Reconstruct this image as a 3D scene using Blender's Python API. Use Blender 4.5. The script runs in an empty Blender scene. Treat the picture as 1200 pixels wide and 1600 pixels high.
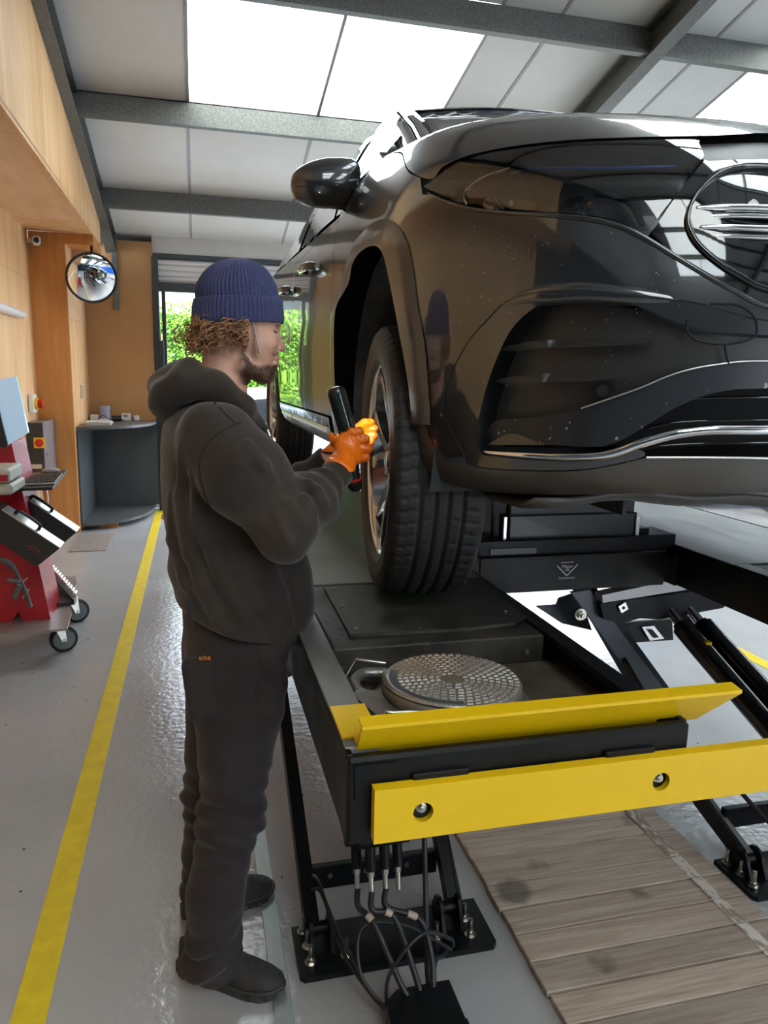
import bpy, bmesh, math, random
import numpy as np
from mathutils import Vector, Matrix, noise
from mathutils.geometry import delaunay_2d_cdt
random.seed(7); PI = math.pi
SC = bpy.context.scene; COL = SC.collection

# ---------------- camera, world, sun, portals, exposure ----------------
cam = bpy.data.cameras.new('camera'); camo = bpy.data.objects.new('camera', cam); COL.objects.link(camo); SC.camera = camo
cam.sensor_fit = 'HORIZONTAL'; cam.sensor_width = 36; cam.lens = 1160*36/1200; cam.clip_start = .05; cam.clip_end = 200
pt, yw, rl = math.radians(-10.2), math.radians(14.3), math.radians(1.15)
f_ = Vector((math.sin(yw)*math.cos(pt), math.cos(yw)*math.cos(pt), math.sin(pt)))
r_ = f_.cross(Vector((0,0,1))).normalized(); u_ = r_.cross(f_)
r2 = r_*math.cos(rl)+u_*math.sin(rl); u2 = u_*math.cos(rl)-r_*math.sin(rl)
camo.matrix_world = Matrix(((r2.x,u2.x,-f_.x,0),(r2.y,u2.y,-f_.y,0),(r2.z,u2.z,-f_.z,1.60),(0,0,0,1)))
SC.view_settings.view_transform = 'Standard'; SC.view_settings.look = 'None'; SC.view_settings.gamma = 1; SC.view_settings.use_curve_mapping = False
SC.view_settings.exposure = 1.0
SC.cycles.max_bounces = 8; SC.cycles.diffuse_bounces = 4; SC.cycles.glossy_bounces = 4; SC.cycles.transparent_max_bounces = 12
SC.cycles.sample_clamp_indirect = 6; SC.cycles.use_denoising = True; SC.cycles.caustics_reflective = False; SC.cycles.caustics_refractive = False
w = bpy.data.worlds.new('sky'); SC.world = w; w.use_nodes = True; nt = w.node_tree
bg = nt.nodes['Background']; bg.inputs[1].default_value = 5.0
tc = nt.nodes.new('ShaderNodeTexCoord'); no = nt.nodes.new('ShaderNodeTexNoise'); no.inputs['Scale'].default_value = 2.2; no.inputs['Detail'].default_value = 5
cr = nt.nodes.new('ShaderNodeValToRGB'); cr.color_ramp.elements[0].color = (.55,.72,1,1); cr.color_ramp.elements[1].color = (1,1,1,1); cr.color_ramp.elements[0].position = .35; cr.color_ramp.elements[1].position = .6
nt.links.new(tc.outputs['Generated'], no.inputs['Vector']); nt.links.new(no.outputs['Fac'], cr.inputs[0]); nt.links.new(cr.outputs[0], bg.inputs[0])
sun = bpy.data.lights.new('sun','SUN'); suno = bpy.data.objects.new('sun', sun); COL.objects.link(suno); sun.energy = 4.0; sun.angle = math.radians(2); sun.color = (1,.95,.86)
suno.rotation_euler = Vector((.45,.5,-1)).to_track_quat('-Z','Y').to_euler()
def portal(loc, rot, sx, sy):
    l = bpy.data.lights.new('portal','AREA'); l.shape = 'RECTANGLE'; l.size = sx; l.size_y = sy; l.cycles.is_portal = True
    o = bpy.data.objects.new('portal', l); COL.objects.link(o); o.location = loc; o.rotation_euler = rot

# ---------------- materials ----------------
def mat(name, c, rough=.5, metal=0, coat=0, c2=None, ns=6, st=(1,1,1), bump=0, bs=40, trans=0, emit=0, detail=4, ramp=(.35,.65), spec=.5, rr=0, sheen=0, alpha=1):
    m = bpy.data.materials.new(name); m.use_nodes = True; n = m.node_tree.nodes; L = m.node_tree.links; b = n['Principled BSDF']
    b.inputs['Base Color'].default_value = (*c,1); b.inputs['Roughness'].default_value = rough; b.inputs['Metallic'].default_value = metal
    b.inputs['Coat Weight'].default_value = coat; b.inputs['Coat Roughness'].default_value = .02; b.inputs['Specular IOR Level'].default_value = spec
    if sheen: b.inputs['Sheen Weight'].default_value = sheen; b.inputs['Sheen Roughness'].default_value = .4
    if trans: b.inputs['Transmission Weight'].default_value = trans
    if alpha < 1: b.inputs['Alpha'].default_value = alpha
    if emit: b.inputs['Emission Color'].default_value = (*c,1); b.inputs['Emission Strength'].default_value = emit
    if c2 or bump or rr:
        t = n.new('ShaderNodeTexCoord'); mp = n.new('ShaderNodeMapping'); mp.inputs['Scale'].default_value = st; L.new(t.outputs['Object'], mp.inputs[0])
    if c2 or rr:
        no = n.new('ShaderNodeTexNoise'); no.inputs['Scale'].default_value = ns; no.inputs['Detail'].default_value = detail; no.inputs['Roughness'].default_value = .6; L.new(mp.outputs[0], no.inputs['Vector'])
    if c2:
        r = n.new('ShaderNodeValToRGB'); e = r.color_ramp.elements; e[0].color = (*c,1); e[1].color = (*c2,1); e[0].position, e[1].position = ramp
        L.new(no.outputs['Fac'], r.inputs[0]); L.new(r.outputs[0], b.inputs['Base Color'])
    if rr:
        mr = n.new('ShaderNodeMapRange'); mr.inputs[1].default_value = .35; mr.inputs[2].default_value = .65; mr.inputs[3].default_value = rough; mr.inputs[4].default_value = rough+rr
        L.new(no.outputs['Fac'], mr.inputs[0]); L.new(mr.outputs[0], b.inputs['Roughness'])
    if bump:
        n2 = n.new('ShaderNodeTexNoise'); n2.inputs['Scale'].default_value = bs; n2.inputs['Detail'].default_value = 3; L.new(mp.outputs[0], n2.inputs['Vector'])
        bp = n.new('ShaderNodeBump'); bp.inputs['Strength'].default_value = bump; bp.inputs['Distance'].default_value = .01; L.new(n2.outputs['Fac'], bp.inputs['Height']); L.new(bp.outputs[0], b.inputs['Normal'])
    return m
def emat(name, c, s):
    m = bpy.data.materials.new(name); m.use_nodes = True; n = m.node_tree.nodes; b = n['Principled BSDF']
    b.inputs['Base Color'].default_value = (0,0,0,1); b.inputs['Emission Color'].default_value = (*c,1); b.inputs['Emission Strength'].default_value = s; return m

# ---------------- mesh helpers ----------------
class MB:
    def __init__(s): s.v = []; s.f = []; s.sm = []; s.mi = []; s.n = None
    def add(s, vs, fs, smooth=False, m=0):
        k = len(s.v); s.v += [tuple(v) for v in vs]; s.f += [tuple(i+k for i in f) for f in fs]; s.sm += [smooth]*len(fs); s.mi += [m]*len(fs); return s
    def box(s, a, b, bev=0, R=None, c=None, m=0):
        """box between corners a and b, chamfered; R rotates about c"""
        a = Vector(a); b = Vector(b); lo = Vector(map(min, a, b)); hi = Vector(map(max, a, b)); c0 = (lo+hi)/2; h = (hi-lo)/2
        e = min(bev, h.x*.49, h.y*.49, h.z*.49)
        if e <= 0:
            vs = [(x,y,z) for x in (-h.x,h.x) for y in (-h.y,h.y) for z in (-h.z,h.z)]
            fs = [(0,1,3,2),(4,6,7,5),(0,4,5,1),(2,3,7,6),(0,2,6,4),(1,5,7,3)]
        else:
            vs = []; ix = {}
            for sx in (-1,1):
                for sy in (-1,1):
                    for sz in (-1,1):
                        for ax in range(3):
                            p = [sx*(h.x-e), sy*(h.y-e), sz*(h.z-e)]; p[ax] = (sx*h.x, sy*h.y, sz*h.z)[ax]
                            ix[sx,sy,sz,ax] = len(vs); vs.append(p)
            fs = []
            for ax in range(3):
                o = [i for i in range(3) if i != ax]
                for sg in (-1,1):
                    q = []
                    for u,v in ((-1,-1),(1,-1),(1,1),(-1,1)):
                        k = [0,0,0]; k[ax] = sg; k[o[0]] = u; k[o[1]] = v; q.append(ix[k[0],k[1],k[2],ax])
                    fs.append(tuple(q) if (sg > 0) == (ax != 1) else tuple(q[::-1]))
            for ax in range(3):
                o = [i for i in range(3) if i != ax]
                for u in (-1,1):
                    for v in (-1,1):
                        q = []
                        for sg,fc in ((-1,o[0]),(1,o[0]),(1,o[1]),(-1,o[1])):
                            k = [0,0,0]; k[ax] = sg; k[o[0]] = u; k[o[1]] = v; q.append(ix[k[0],k[1],k[2],fc])
                        fs.append(tuple(q))
            for sx in (-1,1):
                for sy in (-1,1):
                    for sz in (-1,1): fs.append(tuple(ix[sx,sy,sz,ax] for ax in range(3)))
        vs = [Vector(v) for v in vs]
        if R is not None: vs = [R @ v for v in vs]
        cc = Vector(c) if c is not None else c0
        if R is not None and c is not None: vs = [R @ (c0-cc) + v + cc for v in vs]
        else: vs = [v+c0 for v in vs]
        return s.add(vs, fs, False, m)
    def tube(s, pts, r, n=8, caps=True, smooth=True, m=0, closed=False, flat=1.0):
        pts = [Vector(p) for p in pts]; N = len(pts); rs = r if isinstance(r,(list,tuple)) else [r]*N
        vs = []; ref = None
        for i,p in enumerate(pts):
            if closed: t = pts[(i+1)%N]-pts[i-1]
            else: t = pts[min(i+1,N-1)]-pts[max(i-1,0)]
            t = t.normalized() if t.length > 1e-9 else Vector((0,0,1))
            if ref is None: ref = Vector((0,0,1)) if abs(t.z) < .9 else Vector((1,0,0))
            a = (ref - t*ref.dot(t)); a = a.normalized() if a.length > 1e-6 else t.orthogonal().normalized(); ref = a; b = t.cross(a)
            for k in range(n):
                q = 2*PI*k/n; vs.append(p + (a*math.cos(q)+b*math.sin(q)*flat)*rs[i])
        fs = []
        for i in range(N if closed else N-1):
            j = (i+1)%N
            for k in range(n): fs.append((i*n+k, i*n+(k+1)%n, j*n+(k+1)%n, j*n+k))
        s.add(vs, fs, smooth, m)
        if caps and not closed:
            s.add([vs[k] for k in range(n)][::-1], [tuple(range(n))], False, m); s.add([vs[(N-1)*n+k] for k in range(n)], [tuple(range(n))], False, m)
        return s
    def cyl(s, p0, p1, r, n=16, r1=None, m=0, smooth=True): return s.tube([p0,p1], [r, r if r1 is None else r1], n, True, smooth, m)
    def lathe(s, prof, c, ax=(0,0,1), n=32, m=0, smooth=True, a0=0, a1=None, side=None):
        """prof: (radius, height) along axis ax from c"""
        ax = Vector(ax).normalized(); u = side or ax.orthogonal().normalized(); u = Vector(u); v = ax.cross(u); c = Vector(c); full = a1 is None; K = n if full else n+1
        vs = []
        for r,h in prof:
            for k in range(K):
                q = 2*PI*k/n if full else a0+(a1-a0)*k/n
                vs.append(c+ax*h+(u*math.cos(q)+v*math.sin(q))*r)
        fs = []
        for i in range(len(prof)-1):
            for k in range(K if full else K-1):
                fs.append((i*K+k, i*K+(k+1)%K, (i+1)*K+(k+1)%K, (i+1)*K+k))
        return s.add(vs, fs, smooth, m)
    def prism(s, poly, d, m=0, smooth=False):
        """poly: 3-D polygon, extruded by vector d"""
        n = len(poly); P = [Vector(p) for p in poly]; d = Vector(d)
        s.add(P+[p+d for p in P], [tuple(range(n))[::-1], tuple(range(n,2*n))]+[(i,(i+1)%n,(i+1)%n+n,i+n) for i in range(n)], smooth, m); return s
    def sphere(s, c, r, n=16, k=10, m=0):
        r = r if isinstance(r,(tuple,list)) else (r,r,r); vs = []
        for i in range(k+1):
            for j in range(n):
                a = PI*i/k; b = 2*PI*j/n; vs.append((c[0]+r[0]*math.sin(a)*math.cos(b), c[1]+r[1]*math.sin(a)*math.sin(b), c[2]+r[2]*math.cos(a)))
        return s.add(vs, [(i*n+j,(i+1)*n+j,(i+1)*n+(j+1)%n,i*n+(j+1)%n) for i in range(k) for j in range(n)], True, m)
    def mesh(s, name, mats, fix=True):
        me = bpy.data.meshes.new(name); me.from_pydata(s.v, [], s.f)
        for mm in (mats if isinstance(mats,(list,tuple)) else [mats]): me.materials.append(mm)
        me.polygons.foreach_set('use_smooth', s.sm); me.polygons.foreach_set('material_index', s.mi); me.update()
        if fix and s.n is None:
            bm = bmesh.new(); bm.from_mesh(me); bmesh.ops.remove_doubles(bm, verts=bm.verts, dist=1e-6) if fix == 2 else None
            bmesh.ops.recalc_face_normals(bm, faces=bm.faces); bm.to_mesh(me); bm.free()
        if s.n is not None: me.validate(); me.normals_split_custom_set_from_vertices(s.n)
        return me
    def build(s, name, mats, parent=None, label=None, fix=True):
        o = bpy.data.objects.new(name, s.mesh(name, mats, fix)); COL.objects.link(o); par(o, parent)
        if label: o['label'] = label
        return o
def par(o, p):
    if p is None: return
    o.parent = p
    if p.type == 'EMPTY': o.matrix_parent_inverse = Matrix.Translation(-p.location)
def thing(name, label, cat, loc=(0,0,0), group=None):
    o = bpy.data.objects.new(name, None); COL.objects.link(o); o.location = loc; o.empty_display_size = .1; return tag(o, label, cat, group)
def tag(o, label, cat=None, group=None, kind=None):
    o['label'] = label
    if cat: o['category'] = cat
    if group: o['group'] = group
    if kind: o['kind'] = kind
    return o
def struct(o, label=None):
    o['kind'] = 'structure'
    if label: o['label'] = label
    return o
def rot(ax, deg): return Matrix.Rotation(math.radians(deg), 3, ax)
def text(name, s, m, parent, loc, xdir, ydir, size, ext=.0006, label=None, align='CENTER', sx=1.0):
    """flat raised lettering: xdir reads along, ydir is up"""
    cu = bpy.data.curves.new(name,'FONT'); cu.body = s; cu.size = size; cu.extrude = ext; cu.align_x = align; cu.align_y = 'CENTER'
    t = bpy.data.objects.new(name, cu); me = bpy.data.meshes.new_from_object(t); bpy.data.objects.remove(t); bpy.data.curves.remove(cu)
    x = Vector(xdir).normalized(); y = Vector(ydir).normalized(); z = x.cross(y)
    M4 = Matrix(((x.x*sx,y.x,z.x,loc[0]),(x.y*sx,y.y,z.y,loc[1]),(x.z*sx,y.z,z.z,loc[2]),(0,0,0,1)))
    me.transform(M4); me.materials.clear(); me.materials.append(m); me.name = name
    o = bpy.data.objects.new(name, me); COL.objects.link(o); par(o, parent)
    if label: o['label'] = label
    return o
def spline(P, n=8, closed=False):
    """Catmull-Rom through points of any dimension"""
    P = [np.array(p, float) for p in P]; N = len(P); out = []
    for i in range(N if closed else N-1):
        a,b,c,d = (P[(i-1)%N],P[i],P[(i+1)%N],P[(i+2)%N]) if closed else (P[max(i-1,0)],P[i],P[i+1],P[min(i+2,N-1)])
        for k in range(n):
            t = k/n; out.append(tuple(.5*((2*b)+(-a+c)*t+(2*a-5*b+4*c-d)*t*t+(-a+3*b-3*c+d)*t**3)))
    if not closed: out.append(tuple(P[-1]))
    return out
# shared materials
steel_black = mat('black_painted_steel',(.0035,.004,.005),.36,0,.0,c2=(.007,.008,.009),ns=5,bump=.06,bs=60,rr=.16,spec=.24)
black_plastic = mat('black_plastic',(.012,.012,.013),.45)
rubber = mat('tyre_rubber',(.018,.018,.018),.62,c2=(.028,.026,.024),ns=9,bump=.05,bs=300)
zinc = mat('zinc_bolt',(.62,.6,.55),.28,1,c2=(.45,.43,.38),ns=30)
chrome = mat('chrome',(.82,.82,.84),.07,1)
alu = mat('brushed_aluminium',(.72,.72,.73),.3,1)
redm = mat('red_plastic',(.55,.015,.01),.3); yp = mat('yellow_plastic',(.8,.5,.01),.35)
white_plastic = mat('white_plastic',(.72,.71,.68),.35)
# ================= ROOM =================
def plymat(name, c, c2, st, ns=3.0):
    m = mat(name, c, .48, 0, .08, c2=c2, ns=ns, st=st, detail=6, ramp=(.3,.72), bump=.06, bs=30); n = m.node_tree.nodes; L = m.node_tree.links
    no = [x for x in n if x.type == 'TEX_NOISE'][0]; no.inputs['Distortion'].default_value = 1.4
    return m
ply_wall = plymat('plywood_wall',(.64,.33,.12),(.86,.57,.30),(1,1,.18))
ply_pale = plymat('plywood_pale',(.64,.37,.19),(.80,.53,.31),(1,.2,1),4)
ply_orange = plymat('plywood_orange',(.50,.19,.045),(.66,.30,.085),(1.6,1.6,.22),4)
mdf = mat('brown_fibreboard',(.40,.20,.075),.6,c2=(.45,.24,.095),ns=1.2)
galv = mat('galvanised_steel',(.105,.11,.10),.45,.5,c2=(.19,.195,.18),ns=90,detail=2,rr=.12)
panel_white = mat('roof_panel',(.62,.62,.58),.5,c2=(.68,.68,.64),ns=1.5)
seam_m = mat('panel_seam',(.33,.33,.34),.5)
# floor
fm = mat('floor_paint',(.37,.37,.38),.10,c2=(.42,.42,.42),ns=1.6,detail=8,bump=.24,bs=30,rr=.12,spec=.6,ramp=(.3,.7))
n = fm.node_tree.nodes; L = fm.node_tree.links; tcn = [x for x in n if x.type=='TEX_COORD'][0]
vo = n.new('ShaderNodeTexVoronoi'); vo.inputs['Scale'].default_value = 9; L.new(tcn.outputs['Object'], vo.inputs['Vector'])
mth = n.new('ShaderNodeMath'); mth.operation = 'LESS_THAN'; mth.inputs[1].default_value = .045; L.new(vo.outputs['Distance'], mth.inputs[0])
mix = n.new('ShaderNodeMixRGB'); mix.inputs[2].default_value = (.07,.06,.05,1); b = n['Principled BSDF']; src = b.inputs['Base Color'].links[0].from_socket
L.new(mth.outputs[0], mix.inputs[0]); L.new(src, mix.inputs[1]); L.new(mix.outputs[0], b.inputs['Base Color'])
bmn = [x for x in n if x.type=='BUMP'][0]; bmn.inputs['Distance'].default_value = .012
n2 = [x for x in n if x.type=='TEX_NOISE'][1]; n2.inputs['Detail'].default_value = 6
struct(MB().box((-3,-9,-.12),(11,9.35,0)).build('floor', fm), 'glossy grey painted concrete floor')
ground = mat('outdoor_paving',(.62,.61,.58),.8,c2=(.7,.69,.66),ns=3)
struct(MB().box((-25,9.35,-.14),(30,40,-.02)).build('ground', ground), 'pale paving outside the open doorway')
line_y = mat('yellow_line_paint',(.78,.60,.01),.35,c2=(.68,.5,.01),ns=14,bump=.08,bs=60)
for x0,x1,y0,y1,lb in ((-.485,-.40,.4,9.1,'long yellow line painted on the floor left of the mechanic'),(3.15,3.235,-2,9.1,'yellow line painted on the floor beyond the right-hand ramp')):
    tag(MB().box((x0,y0,0),(x1,y1,.0025)).build('floor_line', line_y), lb, 'floor line', 'yellow floor lines')
strip_m = mat('worn_steel_strip',(.26,.30,.31),.3,.6,c2=(.4,.42,.4),ns=7,rr=.2,st=(3,.6,1))
tag(MB().box((.158,-1,0),(.205,5.6,.006),.001).build('floor_trim_strip', strip_m), 'worn grey steel strip let into the floor beside the near shoe', 'floor strip')

# roof
S = .221; Z0 = 3.117; Y0 = 9.15
def rz(y): return Z0+S*(Y0-y)
RY = -1.6; rn = Vector((0,S,1)).normalized()
def roofpt(x,y,d=0): z = rz(y) if y >= RY else rz(RY)-S*(RY-y); return Vector((x,y,z+d))
def roofslab(mb, x0,x1,y0,y1,d0,d1,m=0):
    a = [roofpt(x0,y0,d0),roofpt(x1,y0,d0),roofpt(x1,y1,d0),roofpt(x0,y1,d0)]; mb.prism(a,(0,0,d1-d0),m)
YB = [9.42, 8.04, 6.49, 5.04, 3.5, 2.0, .4, RY, -3.2, -4.8, -6.4, -9]
ceil = bpy.data.objects.new('ceiling', None); COL.objects.link(ceil); struct(ceil, 'pitched roof of white insulated panels with translucent rooflights')
xs = [-3.0,-2.05,-1.03,0,1.03,2.02,2.45,3.13,3.65,4.15,5.15,6.15,7.2,8.2,9.2,10.1,11.0]
SKY = {(0,1.03):(2,7,8,9),(1.03,2.02):(2,7,8,9),(2.02,2.45):(4,5),(2.45,3.13):(4,5),(4.15,5.15):(2,3,4,7,8,9),(5.15,6.15):(2,3,4,7,8,9),(8.2,9.2):(2,3,4,7,8,9),(9.2,10.1):(2,3,4,7,8,9)}  # rooflights past the ridge are unseen, added to light the room
skym = bpy.data.materials.new('rooflight_sheet'); skym.use_nodes = True; nn = skym.node_tree.nodes; ll = skym.node_tree.links; nn.remove(nn['Principled BSDF'])
t1 = nn.new('ShaderNodeBsdfTransparent'); t1.inputs[0].default_value = (.93,.95,.93,1); t2 = nn.new('ShaderNodeBsdfTranslucent'); t2.inputs[0].default_value = (.85,.86,.8,1); mx = nn.new('ShaderNodeMixShader'); mx.inputs[0].default_value = .3
ll.new(t1.outputs[0], mx.inputs[1]); ll.new(t2.outputs[0], mx.inputs[2]); ll.new(mx.outputs[0], nn['Material Output'].inputs[0])
for i in range(len(YB)-1):
    y1, y0 = YB[i], YB[i+1]
    for j in range(len(xs)-1):
        a, b = xs[j], xs[j+1]
        if i in SKY.get((a,b),()):
            mb = MB(); roofslab(mb, a+.012, b-.012, y0, y1, .02, .026); mb.build('rooflight', skym, ceil, 'translucent rooflight sheet')
        else:
            mb = MB(); roofslab(mb, a+.004, b-.004, y0+.002, y1-.002, 0, .09); mb.build('roof_panel', panel_white, ceil)
        mb = MB(); roofslab(mb, b-.012, b+.012, y0, y1, -.006, .03); mb.build('panel_seam', seam_m, ceil)
    for a,b in ((0,2.02),(2.02,3.13),(4.15,6.15),(8.2,10.1)):
        if any(i in SKY[k] for k in SKY if a <= k[0] < b):
            yc = (y0+y1)/2; p = roofpt((a+b)/2, yc, .2); sg = 1 if y0 >= RY else -1
            portal(p, (-math.atan(S)*sg,0,0), b-a+.1, (y1-y0)*1.03)
# purlins and rafters
def purlin(y, x0, x1, h=.19):
    d = MB(); zt = rz(y)-.003 if y>=RY else rz(RY)-S*(RY-y)-.003
    d.box((x0,y-.004,zt-h),(x1,y+.004,zt)); d.box((x0,y-.06,zt-h),(x1,y+.004,zt-h+.008)); d.box((x0,y-.004,zt-.008),(x1,y+.05,zt)); d.box((x0,y-.06,zt-h),(x1,y-.054,zt-h+.025))
    return d.build('purlin', galv, ceil)
for y in YB[1:-1]: purlin(y, -.86, 10.9)
def rafter(x, lab=None):
    d = MB()
    for a,b,sg in ((Y0,RY,1),(RY,-9,-1)):
        for (ua,ub,da,db) in ((-.055,.055,-.205,-.19),(-.055,.055,-.01,0),(-.006,.006,-.2,0)):
            P = [roofpt(x+ua,a,da-.02),roofpt(x+ub,a,da-.02),roofpt(x+ub,b,da-.02),roofpt(x+ua,b,da-.02)]; d.prism(P,(0,0,db-da))
    return d.build('rafter', galv, ceil)
rafter(-.86); rafter(3.13); rafter(7.2)
mb = MB(); mb.box((1.2,6.32,3.55),(2.3,6.36,3.575),.005)
# small label plate and cable on the ceiling
MB().prism([roofpt(1.16,8.5,-.004),roofpt(1.25,8.5,-.004),roofpt(1.25,8.42,-.004),roofpt(1.16,8.42,-.004)],(0,0,.003)).build('label_plate', white_plastic, ceil)

# left: plywood boxing
wl = bpy.data.objects.new('wall_left', None); COL.objects.link(wl); struct(wl, 'plywood lined wall with a boxed overhang')
XL, XB, ZB = -1.485, -.885, 2.897
ypan = [7.9,5.45,3.0,.55,-1.9,-4.35,-6.8,-9.0]
dkp = mat('dark_navy_cladding',(.012,.018,.028),.5)
for i in range(len(ypan)-1):
    a,b = ypan[i+1]+.002, ypan[i]-.002
    for z0,z1 in ((0,1.22),(1.223,2.44),(2.443,ZB+.02)):
        MB().box((XL-.02,a,z0),(XL,b,z1),.001).build('plywood_panel' if a>=.5 else 'cladding_panel', ply_wall if a >= .5 else dkp, wl)
for a,b in ((7.25,7.9),(4.8,7.247),(2.35,4.797),(-.1,2.347),(-2.55,-.103),(-5,-2.553),(-9,-5.003)):
    MB().box((XL,a,ZB),(XB+.0,b,ZB+.018),.001).build('soffit_panel', (ply_wall if a == 7.25 else ply_pale) if a>-1 else dkp, wl)  # end panel's different light is put in by another plywood colour
for a,b in ((6.6,8.3),(5.35,6.597),(2.9,5.347),(.4,2.897),(-2.1,.397),(-4.6,-2.103),(-9,-4.603)):
    z1a, z1b = [ (rz(v) if v>=RY else rz(RY)-S*(RY-v))-.0 for v in (a,b)]
    P = [(XB,a,ZB-.02),(XB,b,ZB-.02),(XB,b,z1b-.0),(XB,a,z1a-.0)]
    if a < RY < b: P = [(XB,a,ZB-.02),(XB,b,ZB-.02),(XB,b,z1b),(XB,RY,rz(RY)),(XB,a,z1a)]
    MB().prism(P,(-.018,0,0)).build('fascia_panel', ply_wall if a>0 else dkp, wl)
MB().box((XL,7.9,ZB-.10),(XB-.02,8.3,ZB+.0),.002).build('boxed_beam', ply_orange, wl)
MB().box((-1.16,8.3,ZB-.30),(XB,8.5,ZB-.02),.002).build('boxed_beam', ply_pale, wl)
MB().box((-1.42,8.31,ZB-.03),(XB,8.5,ZB+.3),.002).build('boxed_beam', galv, wl)
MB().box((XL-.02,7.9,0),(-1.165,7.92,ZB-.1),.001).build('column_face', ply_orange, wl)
for z0,z1 in ((0,2.12),(2.123,ZB-.1)): MB().box((-1.18,7.922,z0),(-1.162,9.1,z1),.001).build('column_side', ply_wall if z0==0 else ply_pale, wl)
wb = bpy.data.objects.new('wall_back', None); COL.objects.link(wb); struct(wb, 'back wall with brown board beside the doorway')
MB().box((-3,9.3,0),(-.43,9.4,3.6)).build('wall_core', panel_white, wb)
MB().box((-1.18,9.08,1.06),(-.425,9.3,3.05),.003).build('brown_board', mdf, wb)
MB().box((-.86,9.05,2.3),(-.80,9.25,3.1),.003).build('steel_post', galv, wb)
MB().box((6.0,9.3,0),(11,9.4,3.6)).build('wall_core', panel_white, wb)
darkfr = mat('dark_grey_frame',(.035,.042,.047),.35,.3)
zl = (-0.3455, 9.12, 2.8821), (-0.3437, 9.12, 2.9375), (-0.357, 9.12, 2.5259), (-0.3538, 9.12, 2.6242)
MB().box((-.43,9.1,zl[0][2]),(6.0,9.22,zl[1][2]),.004).build('lintel', darkfr, wb); MB().box((-.43,9.12,zl[1][2]),(6.0,9.3,3.2)).build('wall_core', panel_white, wb)
# roller shutter, part raised
sh = bpy.data.objects.new('door_1', None); COL.objects.link(sh); struct(sh, 'raised white corrugated roller shutter with dark frame')
shm = mat('white_shutter',(.74,.74,.73),.4)
for k in range(5):
    z = zl[0][2]-.03-k*.062
    MB().tube([(-.40,9.16,z),(6.0,9.16,z)],.034,10).build('shutter_slat', shm, sh)
MB().box((-.44,9.06,0),(-.37,9.24,2.9),.004).build('frame_post', darkfr, sh)
MB().box((5.95,9.06,0),(6.03,9.24,2.9),.004).build('frame_post', darkfr, sh)
MB().box((-.43,9.10,zl[2][2]),(6.0,9.2,zl[3][2]),.004).build('frame_header', darkfr, sh)
MB().box((-.37,9.0,.02),(-.33,9.04,1.98),.004).build('frame_post', darkfr, sh, 'narrow edge of the open door leaf')
MB().box((-.345,9.13,.0),(-.30,9.2,zl[2][2]),.004).build('frame_post', darkfr, sh)
MB().cyl((-.36,8.99,1.97),(-.36,8.99,2.04),.012).build('hinge', zinc, sh)
portal((2.8,9.3,1.3),(PI/2,0,0),6.4,2.6)
wm = mat('white_block_wall',(.66,.66,.64),.6); bluem = mat('blue_cladding',(.01,.13,.62),.45)
wr = bpy.data.objects.new('wall_right', None); COL.objects.link(wr); struct(wr, 'far wall of white block with blue cladding')
MB().box((11,-9,0),(11.1,9.35,1.0)).build('block_base', wm, wr); MB().box((10.97,-9,1.0),(11.1,9.35,3.6)).build('blue_panel', bluem, wr); MB().box((11,-9,3.6),(11.1,9.35,5.7)).build('upper_panel', panel_white, wr)
wf = bpy.data.objects.new('wall_front', None); COL.objects.link(wf); struct(wf, 'front wall behind the camera with two bay doors')
for x0,x1,z0,z1 in ((-3,.6,0,4.2),(4.2,5.4,0,4.2),(9,11.1,0,4.2),(.6,4.2,.0,4.2),(5.4,9,3.0,4.2)):
    MB().box((x0,-9.1,z0),(x1,-9.0,z1)).build('wall_panel', dkp if z0 == 0 else bluem, wf)
portal((7.2,-9.2,1.5),(-PI/2,0,0),3.6,3.0)

# outside: hedge
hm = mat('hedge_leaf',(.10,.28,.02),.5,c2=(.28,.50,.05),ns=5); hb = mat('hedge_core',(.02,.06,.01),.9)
hg = thing('hedge','tall clipped green hedge outside the doorway behind the mechanic','hedge',(1,13.6,0))
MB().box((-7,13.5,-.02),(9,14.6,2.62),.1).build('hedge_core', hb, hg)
vs=[];fs=[]
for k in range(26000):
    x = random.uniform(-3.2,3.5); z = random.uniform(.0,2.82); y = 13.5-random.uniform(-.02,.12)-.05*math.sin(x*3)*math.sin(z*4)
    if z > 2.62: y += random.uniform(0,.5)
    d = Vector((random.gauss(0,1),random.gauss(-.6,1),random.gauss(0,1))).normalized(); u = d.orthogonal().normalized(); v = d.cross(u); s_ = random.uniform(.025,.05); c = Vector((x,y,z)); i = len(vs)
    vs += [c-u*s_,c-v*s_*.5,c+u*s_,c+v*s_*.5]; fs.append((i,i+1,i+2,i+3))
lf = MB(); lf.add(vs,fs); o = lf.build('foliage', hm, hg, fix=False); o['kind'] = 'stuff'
ofm = mat('pale_render',(.75,.74,.7),.7); roofm = mat('slate',(.12,.12,.13),.6)
ho = thing('house','pale house with a dark window showing above the hedge','house',(-1,22,0))
MB().box((-6,22,0),(6,30,4.2)).build('wall', ofm, ho); MB().prism([(-6.3,21.7,4.2),(6.3,21.7,4.2),(6.3,26,6.3),(-6.3,26,6.3)],(0,0,.15)).build('roof', roofm, ho)
for k in range(4): MB().box((-4.6+k*2.4,21.93,2.9),(-3.4+k*2.4,22.05,3.9),.02).build('window', darkfr, ho)
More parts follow.
